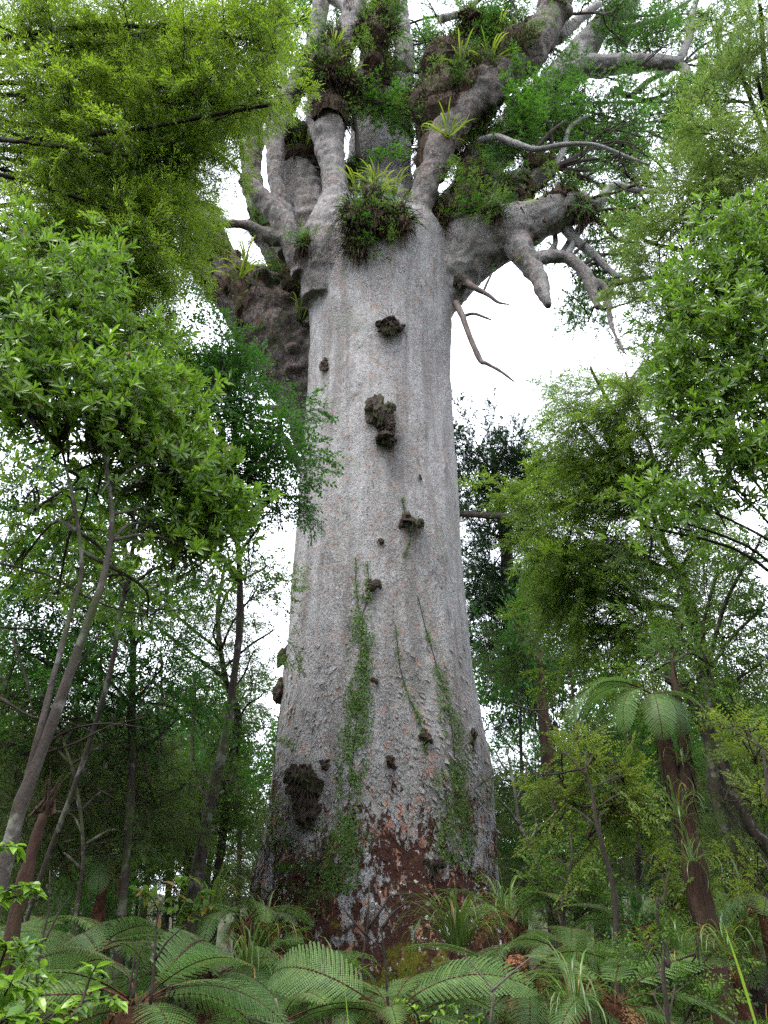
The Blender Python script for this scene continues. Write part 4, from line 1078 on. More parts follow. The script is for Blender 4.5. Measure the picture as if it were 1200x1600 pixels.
def fern(label, base, fronds, trunk_h=.5, trunk_r=.09, kind='green', size=1.0, seed=0, group=None, name='tree_fern', dead=0, lean=(0, 0)):
    if kind == 'green': size *= .84; dead += 2; trunk_r *= .85
    """fronds: list of azimuth degrees (0 = right, 90 = away) or (azimuth, extra tilt deg, scale)"""
    r = np.random.default_rng(seed)
    base = np.asarray(base, float)
    root = thing(name, base, label, 'fern', group)
    top = np.array([lean[0], lean[1], trunk_h])
    g = Geo()
    if trunk_h > .08:
        g.tube(spline([[0, 0, -.2], [lean[0] * .3, lean[1] * .3, trunk_h * .5], top], 12), np.linspace(trunk_r * 1.3, trunk_r, 12), 14, cap=True, wob=.35, seed=seed)
        bl = np.array([[r.normal() * trunk_r * .7, r.normal() * trunk_r * .7, r.random() * trunk_h] for _ in range(90)]) + 0
        ax = bl.copy(); ax[:, 2] = 0; ax = norm(ax)
        bl[:, :2] = ax[:, :2] * trunk_r * 1.05 + top[:2] * (bl[:, 2:] / trunk_h)
        g.blades(bl, ax * .5 + np.array([0, 0, .8]), r.uniform(.08, .2, 90), .008, 2.2, 0, 3)
        g.obj('trunk', [M['ponga']], root, False)
    for i, f in enumerate(fronds):
        az, tl, sc = (f if isinstance(f, tuple) else (f + r.normal() * 6, r.normal() * 7, r.uniform(.85, 1.12)))
        nk = 5 if kind == 'green' else 3
        me = FR[kind, int(r.integers(nk))]
        Rm = Matrix.Rotation(math.radians(az + r.normal() * 7), 3, 'Z') @ Matrix.Rotation(math.radians(-tl + r.normal() * 8), 3, 'Y') @ Matrix.Rotation(r.normal() * .38, 3, 'X')
        if i > 3 and r.random() < .12: me = FR['dead', int(r.integers(3))]
        link('frond', me, root, mat4(top, Rm, sc * size))
    for i in range(dead):
        Rm = Matrix.Rotation(r.random() * 6.28, 3, 'Z') @ Matrix.Rotation(math.radians(25), 3, 'Y')
        o = link('frond', FR['dead', int(r.integers(3))], root, mat4(top, Rm, size * r.uniform(.6, .9)))
        o['label'] = 'withered brown frond'
    return root

def fbase(px, py, D, h):
    """foot of a fern whose crown of fronds is seen at a photo pixel"""
    c = PD(px, py + (28 if D < 8 else 0), D); c[2] -= h
    return c
def ring(n, off=0, skip=()): return [off + 360 / n * i for i in range(n) if i not in skip]

fern('large tree fern with broad arching fronds and shaggy red-brown trunk, lower left', fbase(215, 1545, 4.4, .5), [(-20, -8, .74), (-62, -18, .7), (20, 2, .74), (-112, -16, .72), (200, -2, .95), (160, 8, 1.0), (125, 14, .9), (85, 16, .85), (50, 8, .8), (235, -12, .8), (-42, -2, .7)], .5, .11, seed=1, dead=1)
fern('tree fern with dark fronds behind the large lower-left fern', fbase(130, 1470, 6.2, .5), ring(10, 10), .5, .09, seed=2, size=.9)
fern('short dull green fern at the left foot of the kauri beside the dark stem', fbase(330, 1500, 6.5, .4), ring(9, 30), .4, .08, seed=3, size=.75, dead=1)
fern('low fern with flat fronds directly below the kauri foot', fbase(440, 1570, 5.0, .35), ring(9, 5), .35, .08, seed=4, size=.62, dead=1)
fern('wide fern whose flat pale frond lies in front of the kauri foot', fbase(610, 1560, 5.0, .5), [(10, -4, .75), (35, 2, .75), (-30, -14, .6), (-80, -10, .5), (170, 2, .8), (140, 8, .8), (80, 12, .8), (210, -8, .65), (-5, 12, .8), (110, 20, .7)], .5, .09, seed=5, size=.95, dead=2)
fern('tree fern with a thick red-brown trunk right of the kauri foot', fbase(815, 1520, 5.4, .6), [(-50, -18, .75), (-10, -4, .9), (25, 4, .95), (55, 12, .9), (95, 16, .85), (140, 8, .8), (185, 0, .8), (225, -14, .7), (-90, -24, .6), (5, 8, .9), (165, 14, .7)], .62, .13, seed=6, size=.95, dead=4)
fern('tree fern with drooping fronds behind the strap-leaf clump', fbase(890, 1470, 7.4, .6), ring(9, 20), .6, .1, seed=7, size=.85, dead=2)
fern('fern spreading a long level frond along the lower right', fbase(960, 1540, 5.2, .35), [(0, -2, .9), (20, 5, .95), (150, 2, .85), (180, 4, .8), (60, 14, .8), (-30, -10, .7), (110, 16, .8), (215, -6, .7)], .35, .08, seed=8, size=.85)
fern('fresh light green fern low in front at the bottom, right of centre', fbase(985, 1600, 3.4, .2), ring(9, 15), .05, .03, 'fresh', .42, 9, name='ground_fern')
fern('second fresh light green ground fern nearer the bottom edge beside the shrub', fbase(920, 1615, 3.3, .2), ring(8, 40), .05, .03, 'fresh', .36, 19, name='ground_fern')
fern('bright green fern cut by the right edge near the bottom', fbase(1215, 1570, 2.9, .3), ring(9, 0), .05, .03, 'fresh', .55, 10, name='ground_fern')
fern('small fresh green fern growing against the kauri foot', fbase(495, 1468, 10.5, .4), ring(8, 20), .05, .03, 'fresh', .95, 11, name='ground_fern')
fern('tiny light fern on the left flare of the kauri', fbase(440, 1440, 11, .3), ring(6, 20), .05, .03, 'fresh', .6, 12, name='ground_fern')
fern('small fern in the middle of the ferns under the kauri foot', fbase(565, 1500, 7.4, .3), ring(8, 25), .1, .05, 'green', .6, 13)
fern('tree fern with silvery fronds standing on a dark trunk left of the kauri', fbase(167, 1345, 9.5, 1.2), ring(9, 12), 1.2, .075, seed=14, size=.72)
fern('tree fern with a dull drooping frond near the right edge', fbase(1200, 1400, 6.8, 1.1), ring(9, 10), 1.1, .1, seed=16, size=.85, dead=2)
fern('young fern under the tall tree fern', fbase(1000, 1450, 8.0, .4), ring(8, 44), .4, .08, seed=17, size=.7, dead=1)
fern('fern in the shade behind the fork-topped trunk', fbase(1140, 1460, 8.6, .5), ring(9, 4), .5, .08, seed=18, size=.8)
fern('dull fern behind the broken stump', fbase(40, 1440, 7.6, .5), ring(9, 14), .5, .08, seed=20, size=.85)
fern('fern between the kauri foot and the understory tree', fbase(385, 1440, 9.0, .4), ring(8, 24), .4, .08, seed=22, size=.7)
fern('shaded fern right beside the kauri foot', fbase(800, 1440, 9.5, .4), ring(8, 14), .4, .08, seed=23, size=.8)

# shaggy fork-topped trunk with strap-leaved perching plants
sA = vstem([(1115, 1500, 38), (1098, 1420, 32), (1082, 1340, 31), (1062, 1260, 27), (1046, 1200, 23), (1030, 1130, 20), (1020, 1085, 19)], 5.8)
sB = vstem([(1066, 1265, 26), (1070, 1210, 22), (1066, 1150, 14), (1060, 1100, 9), (1052, 1060, 6), (1050, 1020, 3)], 5.8, foot=False)
R_ = thing('tree_fern', sA[0][0], 'tall leaning tree fern on a dark shaggy forked trunk hung with strap-leaved plants', 'fern')
for az, tl, sc in [(180, 6, .6), (198, 0, .66), (222, -16, .5), (255, -34, .42), (285, -36, .38), (330, -20, .4), (150, 10, .5), (60, 8, .4)]:
    Rm = Matrix.Rotation(math.radians(az), 3, 'Z') @ Matrix.Rotation(math.radians(-tl), 3, 'Y')
    link('frond', FR['green', 4], R_, mat4(sA[0][-1] - sA[0][0], Rm, sc))
for s_ in (sA, sB):
    g = Geo(); g.tube(*s_, 16, cap=True, wob=.35, seed=5)
    n_ = 260; ii = rng.integers(0, len(s_[0]) - 1, n_); a_ = rng.random(n_) * 6.28
    o_ = np.stack([np.cos(a_), np.sin(a_), np.zeros(n_)], 1)
    g.blades(s_[0][ii] + o_ * s_[1][ii][:, None] * 1.02, o_ * .12 + np.array([0, 0, -1.0]), rng.uniform(.1, .28, n_), rng.uniform(.006, .016, n_), .2, 0, 3)
    g.obj('trunk', [M['redbark']], R_, True, sA[0][0])
crown(R_, sA[0][0], np.vstack([sA[0][-6:], sB[0][-6:]]), pblobs([(1020, 1050, 6.5, 30, 3), (1070, 1070, 6.4, 30, 3), (1110, 1040, 6.4, 30, 3)]), 'round', 'roundy', M['darkbark'], size=.5, limb_r=.02, seed=55)

# ------------------------------------------------------------------ strap-leaved clumps
def blade_meshes(mat, n, L, w, bend, seed):
    out = []
    r = np.random.default_rng(seed)
    for k in range(n):
        g = Geo(); g.blades([[0, 0, 0]], [[.45, 0, 1.0]], L * r.uniform(.8, 1.1), w, bend * r.uniform(.6, 1.3), 0, 7, [r.random()])
        out.append(g.mesh('strap_leaf', [mat], True))
    return out
BLS = blade_meshes(M['strap'], 8, 1.0, .030, 1.5, 1)
BLP = blade_meshes(M['perch'], 8, 1.0, .05, 1.2, 2)
def clump(name, label, cat, base, n, size, meshes, seed, group=None, spread=.12, up=(0, 0, 1), tilt=22, part='strap_leaf'):
    r = np.random.default_rng(seed)
    root = thing(name, base, label, cat, group)
    for i in range(n):
        az = r.random() * 6.283
        Rm = Matrix.Rotation(az, 3, 'Z') @ Matrix.Rotation(math.radians(r.normal() * tilt), 3, 'Y')
        p = np.array([math.cos(az) * spread * r.random(), math.sin(az) * spread * r.random(), 0]) * size
        link(part, meshes[int(r.integers(len(meshes)))], root, mat4(p, Rm, size * r.uniform(.6, 1.1)))
    return root
clump('strap_leaf_clump', 'large clump of arching strap leaves against the right foot of the kauri', 'plant', PD(715, 1480, 9.2), 90, 1.05, BLS, 1)
clump('strap_leaf_clump', 'smaller strap-leaf clump right of the large one at the kauri foot', 'plant', PD(790, 1440, 10.5), 50, .9, BLS, 2)
clump('strap_leaf_clump', 'strap-leaf clump at the left flare of the kauri', 'plant', PD(415, 1480, 9.5), 60, .8, BLS, 3)
clump('strap_leaf_clump', 'grassy strap-leaf clump between the large lower-left fern and the kauri', 'plant', PD(385, 1530, 6.5), 60, .6, BLS, 4)
clump('strap_leaf_clump', 'dark strap-leaf clump behind the understory tree left of the kauri', 'plant', PD(325, 1440, 11), 60, 1.1, BLS, 5)
clump('strap_leaf_clump', 'strap-leaf tuft standing left of the shaggy trunk foot', 'plant', PD(1065, 1500, 5.4), 26, .42, BLS, 6)
clump('strap_leaf_clump', 'strap-leaf tuft standing right of the shaggy trunk foot', 'plant', PD(1135, 1490, 5.3), 28, .42, BLS, 7)
clump('strap_leaf_clump', 'grassy strap-leaf clump under the fern with the thick trunk', 'plant', PD(900, 1580, 5.0), 50, .55, BLS, 8)
clump('strap_leaf_clump', 'grassy strap-leaf clump between the two central ferns', 'plant', PD(520, 1560, 5.5), 40, .5, BLS, 9)
clump('strap_leaf_clump', 'tall strap-leaf clump in the shade near the right edge', 'plant', PD(1170, 1470, 7.0), 40, .8, BLS, 21)
clump('perching_strap_plant', 'strap-leaved perching plant at the fork of the shaggy trunk', 'plant', PD(1062, 1275, 5.65), 34, .42, BLS, 10, tilt=50)
clump('perching_strap_plant', 'strap-leaved perching plant just below the fork of the shaggy trunk', 'plant', PD(1080, 1345, 5.6), 30, .38, BLS, 11, tilt=50)
clump('perching_strap_plant', 'strap-leaved perching plant high on the shaggy trunk fork stem', 'plant', PD(1068, 1190, 5.7), 24, .34, BLS, 12, tilt=50)
# single bright blades rising in front
for (px, py, D, h, lab) in [(1185, 1590, 2.2, .25, 'single upright bright blade near the lower right corner'), (547, 1615, 3.0, .22, 'single upright bright blade at the bottom beside the central ferns')]:
    R_ = thing('upright_blade', PD(px, py + 30, D), lab, 'plant'); g = Geo(); g.blades([[0, 0, 0]], [[-.12, 0, 1.0]], h, .022, .15, 0, 6, [.8]); g.obj('strap_leaf', [M['shrub']], R_, True)

# ------------------------------------------------------------------ plants perched in the kauri
FIB = {}
def seat(px, py, t):
    """a point on the kauri near a photo pixel"""
    for rr in (0, 10, 20, 34):
        for a in range(8 if rr else 1):
            h = onto(px + rr * math.cos(a * .785), py + rr * math.sin(a * .785))
            if h is not None: return PT(px, py, depth(h[0]) - .05)
    return PD(px, py, 14.6)
def mat_mass(label, px, py, t, rx, ry, seed, leafy=.5, name='epiphyte_mat', hang=1.0):
    """dark root mat: lumpy core with hanging fibres and little ferny leaves"""
    c = seat(px, py, t); k = depth(c) / F
    root = thing(name, c, label, 'epiphyte')
    leafy *= .75
    r = np.random.default_rng(seed); g = Geo()
    nl_ = 7; lobes = np.clip(r.normal(size=(nl_, 3)), -1.7, 1.7) * np.array([rx * .55, rx * .3, ry * .6]) * k
    for j in range(nl_):
        off = lobes[j]
        blob(g, off, np.array([0, -1.0, 0]), rx * k * .42, rx * k * .4, ry * k * .42, 0, seed * 5 + j, .5, 20)
    n_ = int(900 * rx * ry / 900) + 250
    d = norm(r.normal(size=(n_, 3))); p = lobes[r.integers(nl_, size=n_)] + d * np.array([rx, rx * .8, ry]) * k * r.uniform(.1, .6, (n_, 1))
    g.blades(p, d * .8 + np.array([0, 0, -.35]), r.uniform(.12, .7, n_) * hang, r.uniform(.010, .026, n_), 1.7, 0, 4)
    g.obj('root_mat', [M['fibre']], root, False)
    m_ = int(n_ * 1.4 * leafy)
    if m_:
        g = Geo(); d = norm(r.normal(size=(m_, 3)) + np.array([0, -.2, .35])); p = lobes[r.integers(nl_, size=m_)] + d * np.array([rx, rx * .85, ry]) * k * r.uniform(.3, .75, (m_, 1)) + r.normal(size=(m_, 3)) * .05
        g.leaves(p, d + r.normal(size=(m_, 3)) * .7, r.normal(size=(m_, 3)), r.uniform(.06, .14, m_), r.uniform(.03, .055, m_), 4, 0)
        g.obj('foliage', [M['roundy']], root, False)
    for j in range(int(2 + leafy * 9 + rx / 14)):
        q = lobes[j % nl_]; d = norm(r.normal(size=3) + np.array([0, -.5, .35]))
        link('leafy_branch', bough_mesh('round', 'roundy' if j % 3 else 'round', j % NV), root, mat4(q, frame_to(d), r.uniform(.35, .75)))
    return root
def limb_growth(label, li, u0, u1, thick, bias, seed, leafy=1.0, cover=.15):
    """ragged dark growth hugging one limb from u0 to u1 of its length, heavier on the side it leans to"""
    r = np.random.default_rng(seed)
    P0, R0 = limbs[li][2], limbs[li][3]
    n = 40; us = np.linspace(u0, u1, n) * (len(P0) - 1); ii = np.minimum(us.astype(int), len(P0) - 2); ff = (us - ii)[:, None]
    P_ = P0[ii] * (1 - ff) + P0[ii + 1] * ff; R_ = R0[ii] * (1 - ff[:, 0]) + R0[ii + 1] * ff[:, 0]
    T = norm(np.gradient(P_, axis=0)); b = norm(np.asarray(bias, float)); U = norm(np.cross(T, b)); V = np.cross(U, T)
    sd = 28; an = np.arange(sd) * 2 * math.pi / sd
    ring_ = U[:, None] * np.sin(an)[None, :, None] + V[:, None] * np.cos(an)[None, :, None]
    base = P_[:, None] + ring_ * R_[:, None, None]
    nz = fbm(base.reshape(-1, 3) * 1.15, 4, seed).reshape(n, sd)
    w = (.25 + .75 * np.clip(np.cos(an), -.3, 1))[None] * np.sin(np.linspace(.12, math.pi - .12, n))[:, None] ** .5
    h = thick * np.clip(nz * 1.6 + cover + .5 * w - .2, -.25, 1.5) * np.maximum(w, .1)
    fine_ = fbm(base.reshape(-1, 3) * 5, 3, seed + 3).reshape(n, sd)
    h = h + .05 * fine_
    h = np.where(h > .03, h, -.12)
    vv = base + ring_ * h[:, :, None]
    i = np.arange(n - 1)[:, None] * sd; j = np.arange(sd)[None]; j2 = (j + 1) % sd
    q = np.stack([i + j, i + j2, i + sd + j2, i + sd + j], -1).reshape(-1, 4)
    o = P_[n // 2]; root = thing('epiphyte_mat', o, label, 'epiphyte'); g = Geo(); g.add(vv.reshape(-1, 3), q)
    fv, fr = vv.reshape(-1, 3), ring_.reshape(-1, 3); ok = np.where(h.reshape(-1) > .03)[0]
    if not len(ok): ok = np.arange(len(fv))
    ln = float(np.linalg.norm(P_[-1] - P_[0])); m_ = int(700 * ln * thick) + 200
    k = ok[r.integers(len(ok), size=m_)]; p = fv[k] + r.normal(size=(m_, 3)) * .07; d = fr[k]
    g.blades(p, d * .9 + r.normal(size=(m_, 3)) * .5 + np.array([0, 0, -.2]), r.uniform(.12, .65, m_), r.uniform(.008, .022, m_), 1.8, 0, 4)
    g.obj('root_mat', [M['fibre']], root, False, o)
    g = Geo(); m_ = int(m_ * 2.6 * leafy); k = ok[r.integers(len(ok), size=m_)]; kp = fbm(fv[k] * 1.4, 2, seed + 9) > -.1; k = k[kp]; m_ = len(k)
    p = fv[k] + fr[k] * r.uniform(0, .22, (m_, 1)) + r.normal(size=(m_, 3)) * .07; d = fr[k] + r.normal(size=(m_, 3)) * .9
    g.leaves(p, d, r.normal(size=(m_, 3)), r.uniform(.05, .13, m_), r.uniform(.025, .05, m_), 4, 0)
    g.obj('foliage', [M['roundy']], root, False, o)
    for j in range(int(4 + 7 * leafy * ln * .4)):
        k = int(ok[r.integers(len(ok))]); d = norm(fr[k] + r.normal(size=3) * .5 + np.array([0, -.2, .3]))
        link('leafy_branch', bough_mesh('round', 'roundy' if j % 3 else 'round', j % NV), root, mat4(fv[k] - o, frame_to(d), r.uniform(.3, .7)))
LG = [(3, .25, .95, .55, (-1, -.3, .6), 'ragged dark growth along the upper left side of the red-brown limb right of centre'), (4, .15, 1.0, .6, (-.6, -.6, .6), 'ragged dark growth wrapped round the broken snag of the kauri'),
      (5, .2, .95, .45, (-.5, -.8, .2), 'dark hanging growth on the dark upright behind the right great limb'), (7, .55, .95, .6, (0, -.7, .5), 'thick dark growth over the upper part of the lumpy column'), (8, .4, 1.0, .45, (.4, -.8, .3), 'dark growth in the hollow behind the lumpy column'),
      (9, .2, .95, .75, (0, -.6, -.2), 'heavy dark growth high above the centre of the kauri'), (0, .55, .95, .28, (0, -.1, 1), 'thin mossy growth on top of the great right limb'), (1, .35, 1.0, .3, (-.5, -.2, 1), 'mossy growth on the stub rising from the great right limb'),
      (13, .3, .9, .5, (-.7, -.4, -.6), 'dark fringe hanging under the brown left limb'), (14, .2, .95, .45, (0, -.5, .8), 'dark growth on the upper brown left limb'), (6, .35, .62, .35, (.5, -.8, .2), 'leafy growth on the central pale stem'), (15, .1, .5, .3, (-.3, -.6, .5), 'growth on the grey limb beside the trunk')]
for k, (li, a_, b_, th_, bi_, lab) in enumerate(LG):
    li += li >= 3; th_ *= .5 if li in (14, 15) else 1
    limb_growth(lab, li, a_, b_, th_ * .72, bi_, 700 + k * 5, .45)
MM = [('dark shrubby root mat filling the crotch at the middle of the kauri', 575, 330, 17.6, 34, 46, 0.35), ('lower root mat tail hanging in the central crotch of the kauri', 555, 385, 17.4, 14, 24, 0.5), ('leafy mat on the right side of the central crotch of the kauri', 618, 345, 17.3, 26, 30, 0.45), ('leafy turf on top of the broken snag', 750, 52, 19.3, 34, 18, 1.6), ('brown fibre skirt hanging under the high perching lilies', 515, 132, 18.7, 34, 20, 0.3), ('root mat at the foot of the dark upright', 690, 350, 17.9, 18, 34, 0.3), ('round green moss ball on top of the right great limb', 768, 328, 18.0, 14, 20, 1.6), ('dark moss cushion on the right stub limb', 797, 296, 18.0, 14, 14, 0.3), ('root mat hanging from the blunt end of the great right limb', 908, 326, 17.4, 12, 20, 0.2), ('dark clump on the left limbs by the fork', 480, 385, 17.6, 10, 18, 0.3), ('ragged root mat rising up the inside of the lumpy column', 552, 270, 17.4, 14, 34, 0.3)]
for k, (lab, px, py, t, rx, ry, lf) in enumerate(MM): mat_mass(lab, px, py, t, rx, ry, 40 + k, lf)

PL = [(468, 352, 17.3, 12, 'small yellow-green perching lily in the left fork of the kauri'), (382, 425, 18.6, 26, 'perching lily with pale upright leaves on the brown left limb'), (372, 440, 18.4, 26, 'second perching lily low on the brown left limb'),
      (510, 120, 18.4, 34, 'perching lily on the fibre skirt above the lumpy column'), (535, 128, 18.4, 34, 'right-hand perching lily on the fibre skirt'), (455, 90, 19, 26, 'perching lily beside the smooth limb near the top'),
      (425, 40, 19.2, 26, 'perching lily beside the top left branch'), (520, 85, 19, 36, 'large bright perching lily behind the fibre skirt'), (600, 10, 19, 36, 'perching lily on the huge dark mass at the top edge'), (590, 300, 17.4, 34, 'tall grassy perching lily in the central crotch'),
      (615, 305, 17.3, 30, 'right tall grassy perching lily in the central crotch'), (560, 300, 17.4, 26, 'left grassy perching lily in the central crotch'), (700, 215, 18.4, 30, 'drooping perching lily under the snag'), (680, 335, 17.8, 26, 'bright perching lily in the dark crotch by the upright'),
      (780, 60, 19, 30, 'perching lily at the right of the snag top'), (765, 100, 18.8, 28, 'yellowing perching lily on the snag side'), (478, 235, 18.2, 24, 'grassy perching plant in the dark hollow beside the lumpy column'), (905, 312, 17.2, 20, 'perching lily on the blunt end of the great right limb'),
      (838, 318, 17.6, 18, 'small perching lily on the great right limb'), (735, 235, 18, 20, 'tuft on the dark upright of the kauri'), (393, 555, 18.8, 22, 'dark perching lily hanging under the brown left limb'), (470, 500, 18.6, 22, 'perching lily between the left limb and trunk'),
      (815, 400, 16.8, 10, 'small tuft on top of the hanging broken limb'), (480, 1202, 12.3, 10, 'small fern tuft on top of the mossy boss low on the trunk'), (720, 100, 19, 26, 'perching lily on the left of the snag')]
for k, (px, py, t, n_, lab) in enumerate(PL):
    sz = 1.15 if n_ > 20 else .5
    clump('perching_lily', lab, 'epiphyte', seat(px, py, t), n_, sz * (.6 if t < 15 else 1), BLP, 60 + k, tilt=35, group='perching lilies in the kauri')

# ------------------------------------------------------------------ creepers on the bark
def creeper(label, line, n, size=.05, seed=0):
    r = np.random.default_rng(seed)
    line = np.array(line, float); g = Geo(); stems = Geo()
    segs = np.linalg.norm(np.diff(line[:, :2], axis=0), axis=1) * (line[:-1, 2] + line[1:, 2])
    cs = np.cumsum(segs) / segs.sum(); P_, D_, U_ = [], [], []
    h0 = next((h for h in (onto(line[k][0] + dx, line[k][1]) for dx in (0, 10, 25) for k in range(len(line))) if h is not None))
    o = h0[0]
    for _ in range(n):
        i = int(np.searchsorted(cs, r.random())); f = r.random()
        x, y, w = line[i] * (1 - f) + line[i + 1] * f
        x += np.clip(r.normal(), -2.2, 2.2) * w * .38
        if fbm(np.array([[x * .07, y * .04, 3.3]]), 2, 8)[0] < -.22 + .5 * (r.random() - .5) + max(0, 12 - w) * .01: continue
        h = onto(x, y)
        if h is None: continue
        P_.append(h[0] + h[1] * r.uniform(.0, .05)); nn = norm(h[1]); U_.append(nn + r.normal(size=3) * .4)
        D_.append(norm(np.cross(nn, r.normal(size=3))) + nn * .35 + np.array([0, 0, -.2]))
    root = thing('creeper', o, label, 'climbing plant')
    k = len(P_); g.leaves(P_, D_, U_, r.uniform(.6, 1.2, k) * size, r.uniform(.6, 1.0, k) * size * .55, 4, 0, .1)
    g.obj('foliage', [M['creeper']], root, False, o)
    pts = []
    for u in np.linspace(0, 1, 24):
        i = min(int(u * (len(line) - 1)), len(line) - 2); f = u * (len(line) - 1) - i
        h = onto(*(line[i] * (1 - f) + line[i + 1] * f)[:2])
        if h is not None: pts.append(h[0] + h[1] * .01)
    stems.tube(np.array(pts), .008, 5); stems.obj('stem', [M['twig']], root, True, o)
creeper('dense band of small-leaved creeper climbing the kauri trunk left of its middle', [(574, 880, 6), (578, 930, 10), (566, 960, 22), (566, 1040, 24), (560, 1100, 28), (552, 1180, 32), (545, 1250, 22), (540, 1300, 26), (525, 1360, 44), (515, 1395, 50)], 7000, .055, 1)
creeper('sparser creeper climbing the right side of the kauri trunk', [(652, 930, 5), (664, 980, 8), (682, 1040, 12), (700, 1100, 20), (708, 1160, 26), (712, 1230, 20), (722, 1290, 16), (732, 1340, 30)], 2600, .055, 2)
creeper('thin creeper trailing below the knot hole near the trunk middle', [(628, 780, 3), (634, 810, 4), (642, 840, 6), (632, 870, 6)], 260, .045, 3)
creeper('thin scattered creeper line in the middle of the kauri trunk', [(618, 980, 3), (624, 1040, 5), (640, 1095, 8), (654, 1120, 8), (668, 1180, 6)], 420, .05, 4)
creeper('thin creeper thread above the dense band on the kauri trunk', [(556, 870, 4), (556, 905, 6), (560, 950, 6)], 200, .045, 5)
creeper('scattered creeper patch low at the right foot of the kauri', [(690, 1200, 20), (700, 1280, 30), (690, 1330, 26), (760, 1380, 20)], 1000, .05, 6)
creeper('faint creeper on the left edge of the kauri trunk', [(436, 1120, 5), (430, 1180, 6), (425, 1290, 14), (430, 1330, 14)], 260, .06, 7)

# loose bark plates standing off the lower trunk
g = Geo(); r = np.random.default_rng(5); pv, dv, uv = [], [], []
for _ in range(3400):
    y = 1000 + 440 * r.random() ** .7; x = r.uniform(400, 780)
    h = onto(x, y)
    if h is None or h[0][1] > KD: continue
    nn = norm(h[1]); pv.append(h[0] - nn * .004); dv.append(norm(np.array([r.normal() * .5, 0, -1.0]) - nn * 0 + nn * .22)); uv.append(nn)
k = len(pv); g.leaves(pv, dv, uv, r.uniform(.04, .15, k), r.uniform(.035, .10, k), 4, 0, .0)
o = g.obj('bark_flakes', [M['bark']], KA, False, kb); o['kind'] = 'stuff'
# ------------------------------------------------------------------ bright shrub in the lower left corner, twigs, thickets, forest behind
def leafy_shrub(label, twigs, seed, mat, leaf=.055, name='bright_leaf_shrub', count=300):
    """leaves as single parts, sharing a few shapes"""
    r = np.random.default_rng(seed)
    shapes = []
    for k in range(4):
        g = Geo(); g.leaves([[0, 0, 0]], [[1.0, 0, -.1]], [[0, 0, 1.0]], 1.0, .46, 8, 0, .1 + .12 * k, .3, [k / 3])
        shapes.append(g.mesh('leaf', [M[mat]], False))
    o = twigs[0][0]; root = thing(name, o, label, 'shrub')
    g = Geo(); n = 0
    per = max(3, count // len(twigs))
    for tw in twigs:
        P_ = spline(tw, 12); g.tube(P_, np.linspace(.008, .002, 12), 5)
        for k in range(per):
            if n >= 300: break
            u = .35 + .65 * k / per; i = min(int(u * 11), 10); f = u * 11 - i
            b = P_[i] * (1 - f) + P_[i + 1] * f; T = norm(P_[i + 1] - P_[i])
            sd = norm(np.cross(T, [0, 0, 1.0]) + r.normal(size=3) * .3) * (1 if k % 2 else -1)
            d = norm(T * .5 + sd + np.array([0, 0, .15 + r.normal() * .25]))
            link('leaf', shapes[int(r.integers(4))], root, mat4(b - o, frame_to(d, norm(np.array([0, 0, 1]) + r.normal(size=3) * .35)), leaf * r.uniform(.6, 1.2))); n += 1
    g.obj('stem', [M['twig']], root, True, o)
    return root
def tw(*pts): return np.array([PT(*p) for p in pts])
b0 = (-30, 1680, 2.6)
leafy_shrub('bright fresh green shrub with small pointed leaves in the lower left corner', [tw(b0, (10, 1560, 2.6), (40, 1490, 2.7), (20, 1470, 2.7)), tw(b0, (-10, 1540, 2.6), (10, 1480, 2.6), (0, 1475, 2.6)), tw(b0, (30, 1590, 2.5), (70, 1530, 2.6), (60, 1510, 2.6)),
    tw(b0, (10, 1600, 2.4), (30, 1545, 2.4), (60, 1560, 2.4)), tw(b0, (-10, 1600, 2.3), (5, 1560, 2.3), (20, 1530, 2.3)), tw(b0, (40, 1620, 2.4), (80, 1590, 2.4), (110, 1560, 2.5)), tw(b0, (0, 1600, 2.2), (20, 1590, 2.2), (50, 1590, 2.2)),
    tw(b0, (60, 1600, 2.5), (110, 1570, 2.5), (170, 1560, 2.5), (190, 1570, 2.5)), tw(b0, (70, 1620, 2.4), (120, 1580, 2.4), (140, 1530, 2.5), (150, 1510, 2.5)), tw(b0, (20, 1500, 2.7), (40, 1480, 2.8), (60, 1475, 2.8))], 3, 'shrub', .056)
leafy_shrub('spray of light green leaves reaching in from the left edge', [tw((-60, 1420, 2.7), (-10, 1400, 2.7), (30, 1385, 2.7), (50, 1385, 2.7)), tw((-60, 1420, 2.7), (-10, 1410, 2.7), (30, 1400, 2.7), (60, 1398, 2.7)), tw((-60, 1350, 2.7), (-20, 1330, 2.7), (10, 1322, 2.7), (25, 1322, 2.7))], 4, 'shrub', .062, 'light_leaf_spray', 66)
leafy_shrub('sparse light green seedling at the bottom between the central ferns', [tw((640, 1660, 3.6), (655, 1600, 3.6), (640, 1570, 3.6), (620, 1560, 3.6)), tw((640, 1660, 3.6), (665, 1600, 3.6), (690, 1575, 3.6), (715, 1570, 3.6)), tw((640, 1660, 3.6), (690, 1620, 3.5), (730, 1590, 3.5), (750, 1588, 3.5))], 5, 'shrub', .05, 'light_seedling', 60)
leafy_shrub('light green seedling beside the large lower-left fern', [tw((270, 1480, 6), (280, 1450, 6), (300, 1425, 6), (330, 1415, 6)), tw((270, 1480, 6), (250, 1430, 6), (235, 1400, 6), (215, 1390, 6)), tw((270, 1480, 6), (270, 1430, 6), (275, 1380, 6), (300, 1370, 6)), tw((280, 1470, 6), (290, 1440, 6), (310, 1400, 6), (320, 1395, 6))], 6, 'roundy', .11, 'broad_leaf_seedling', 90)
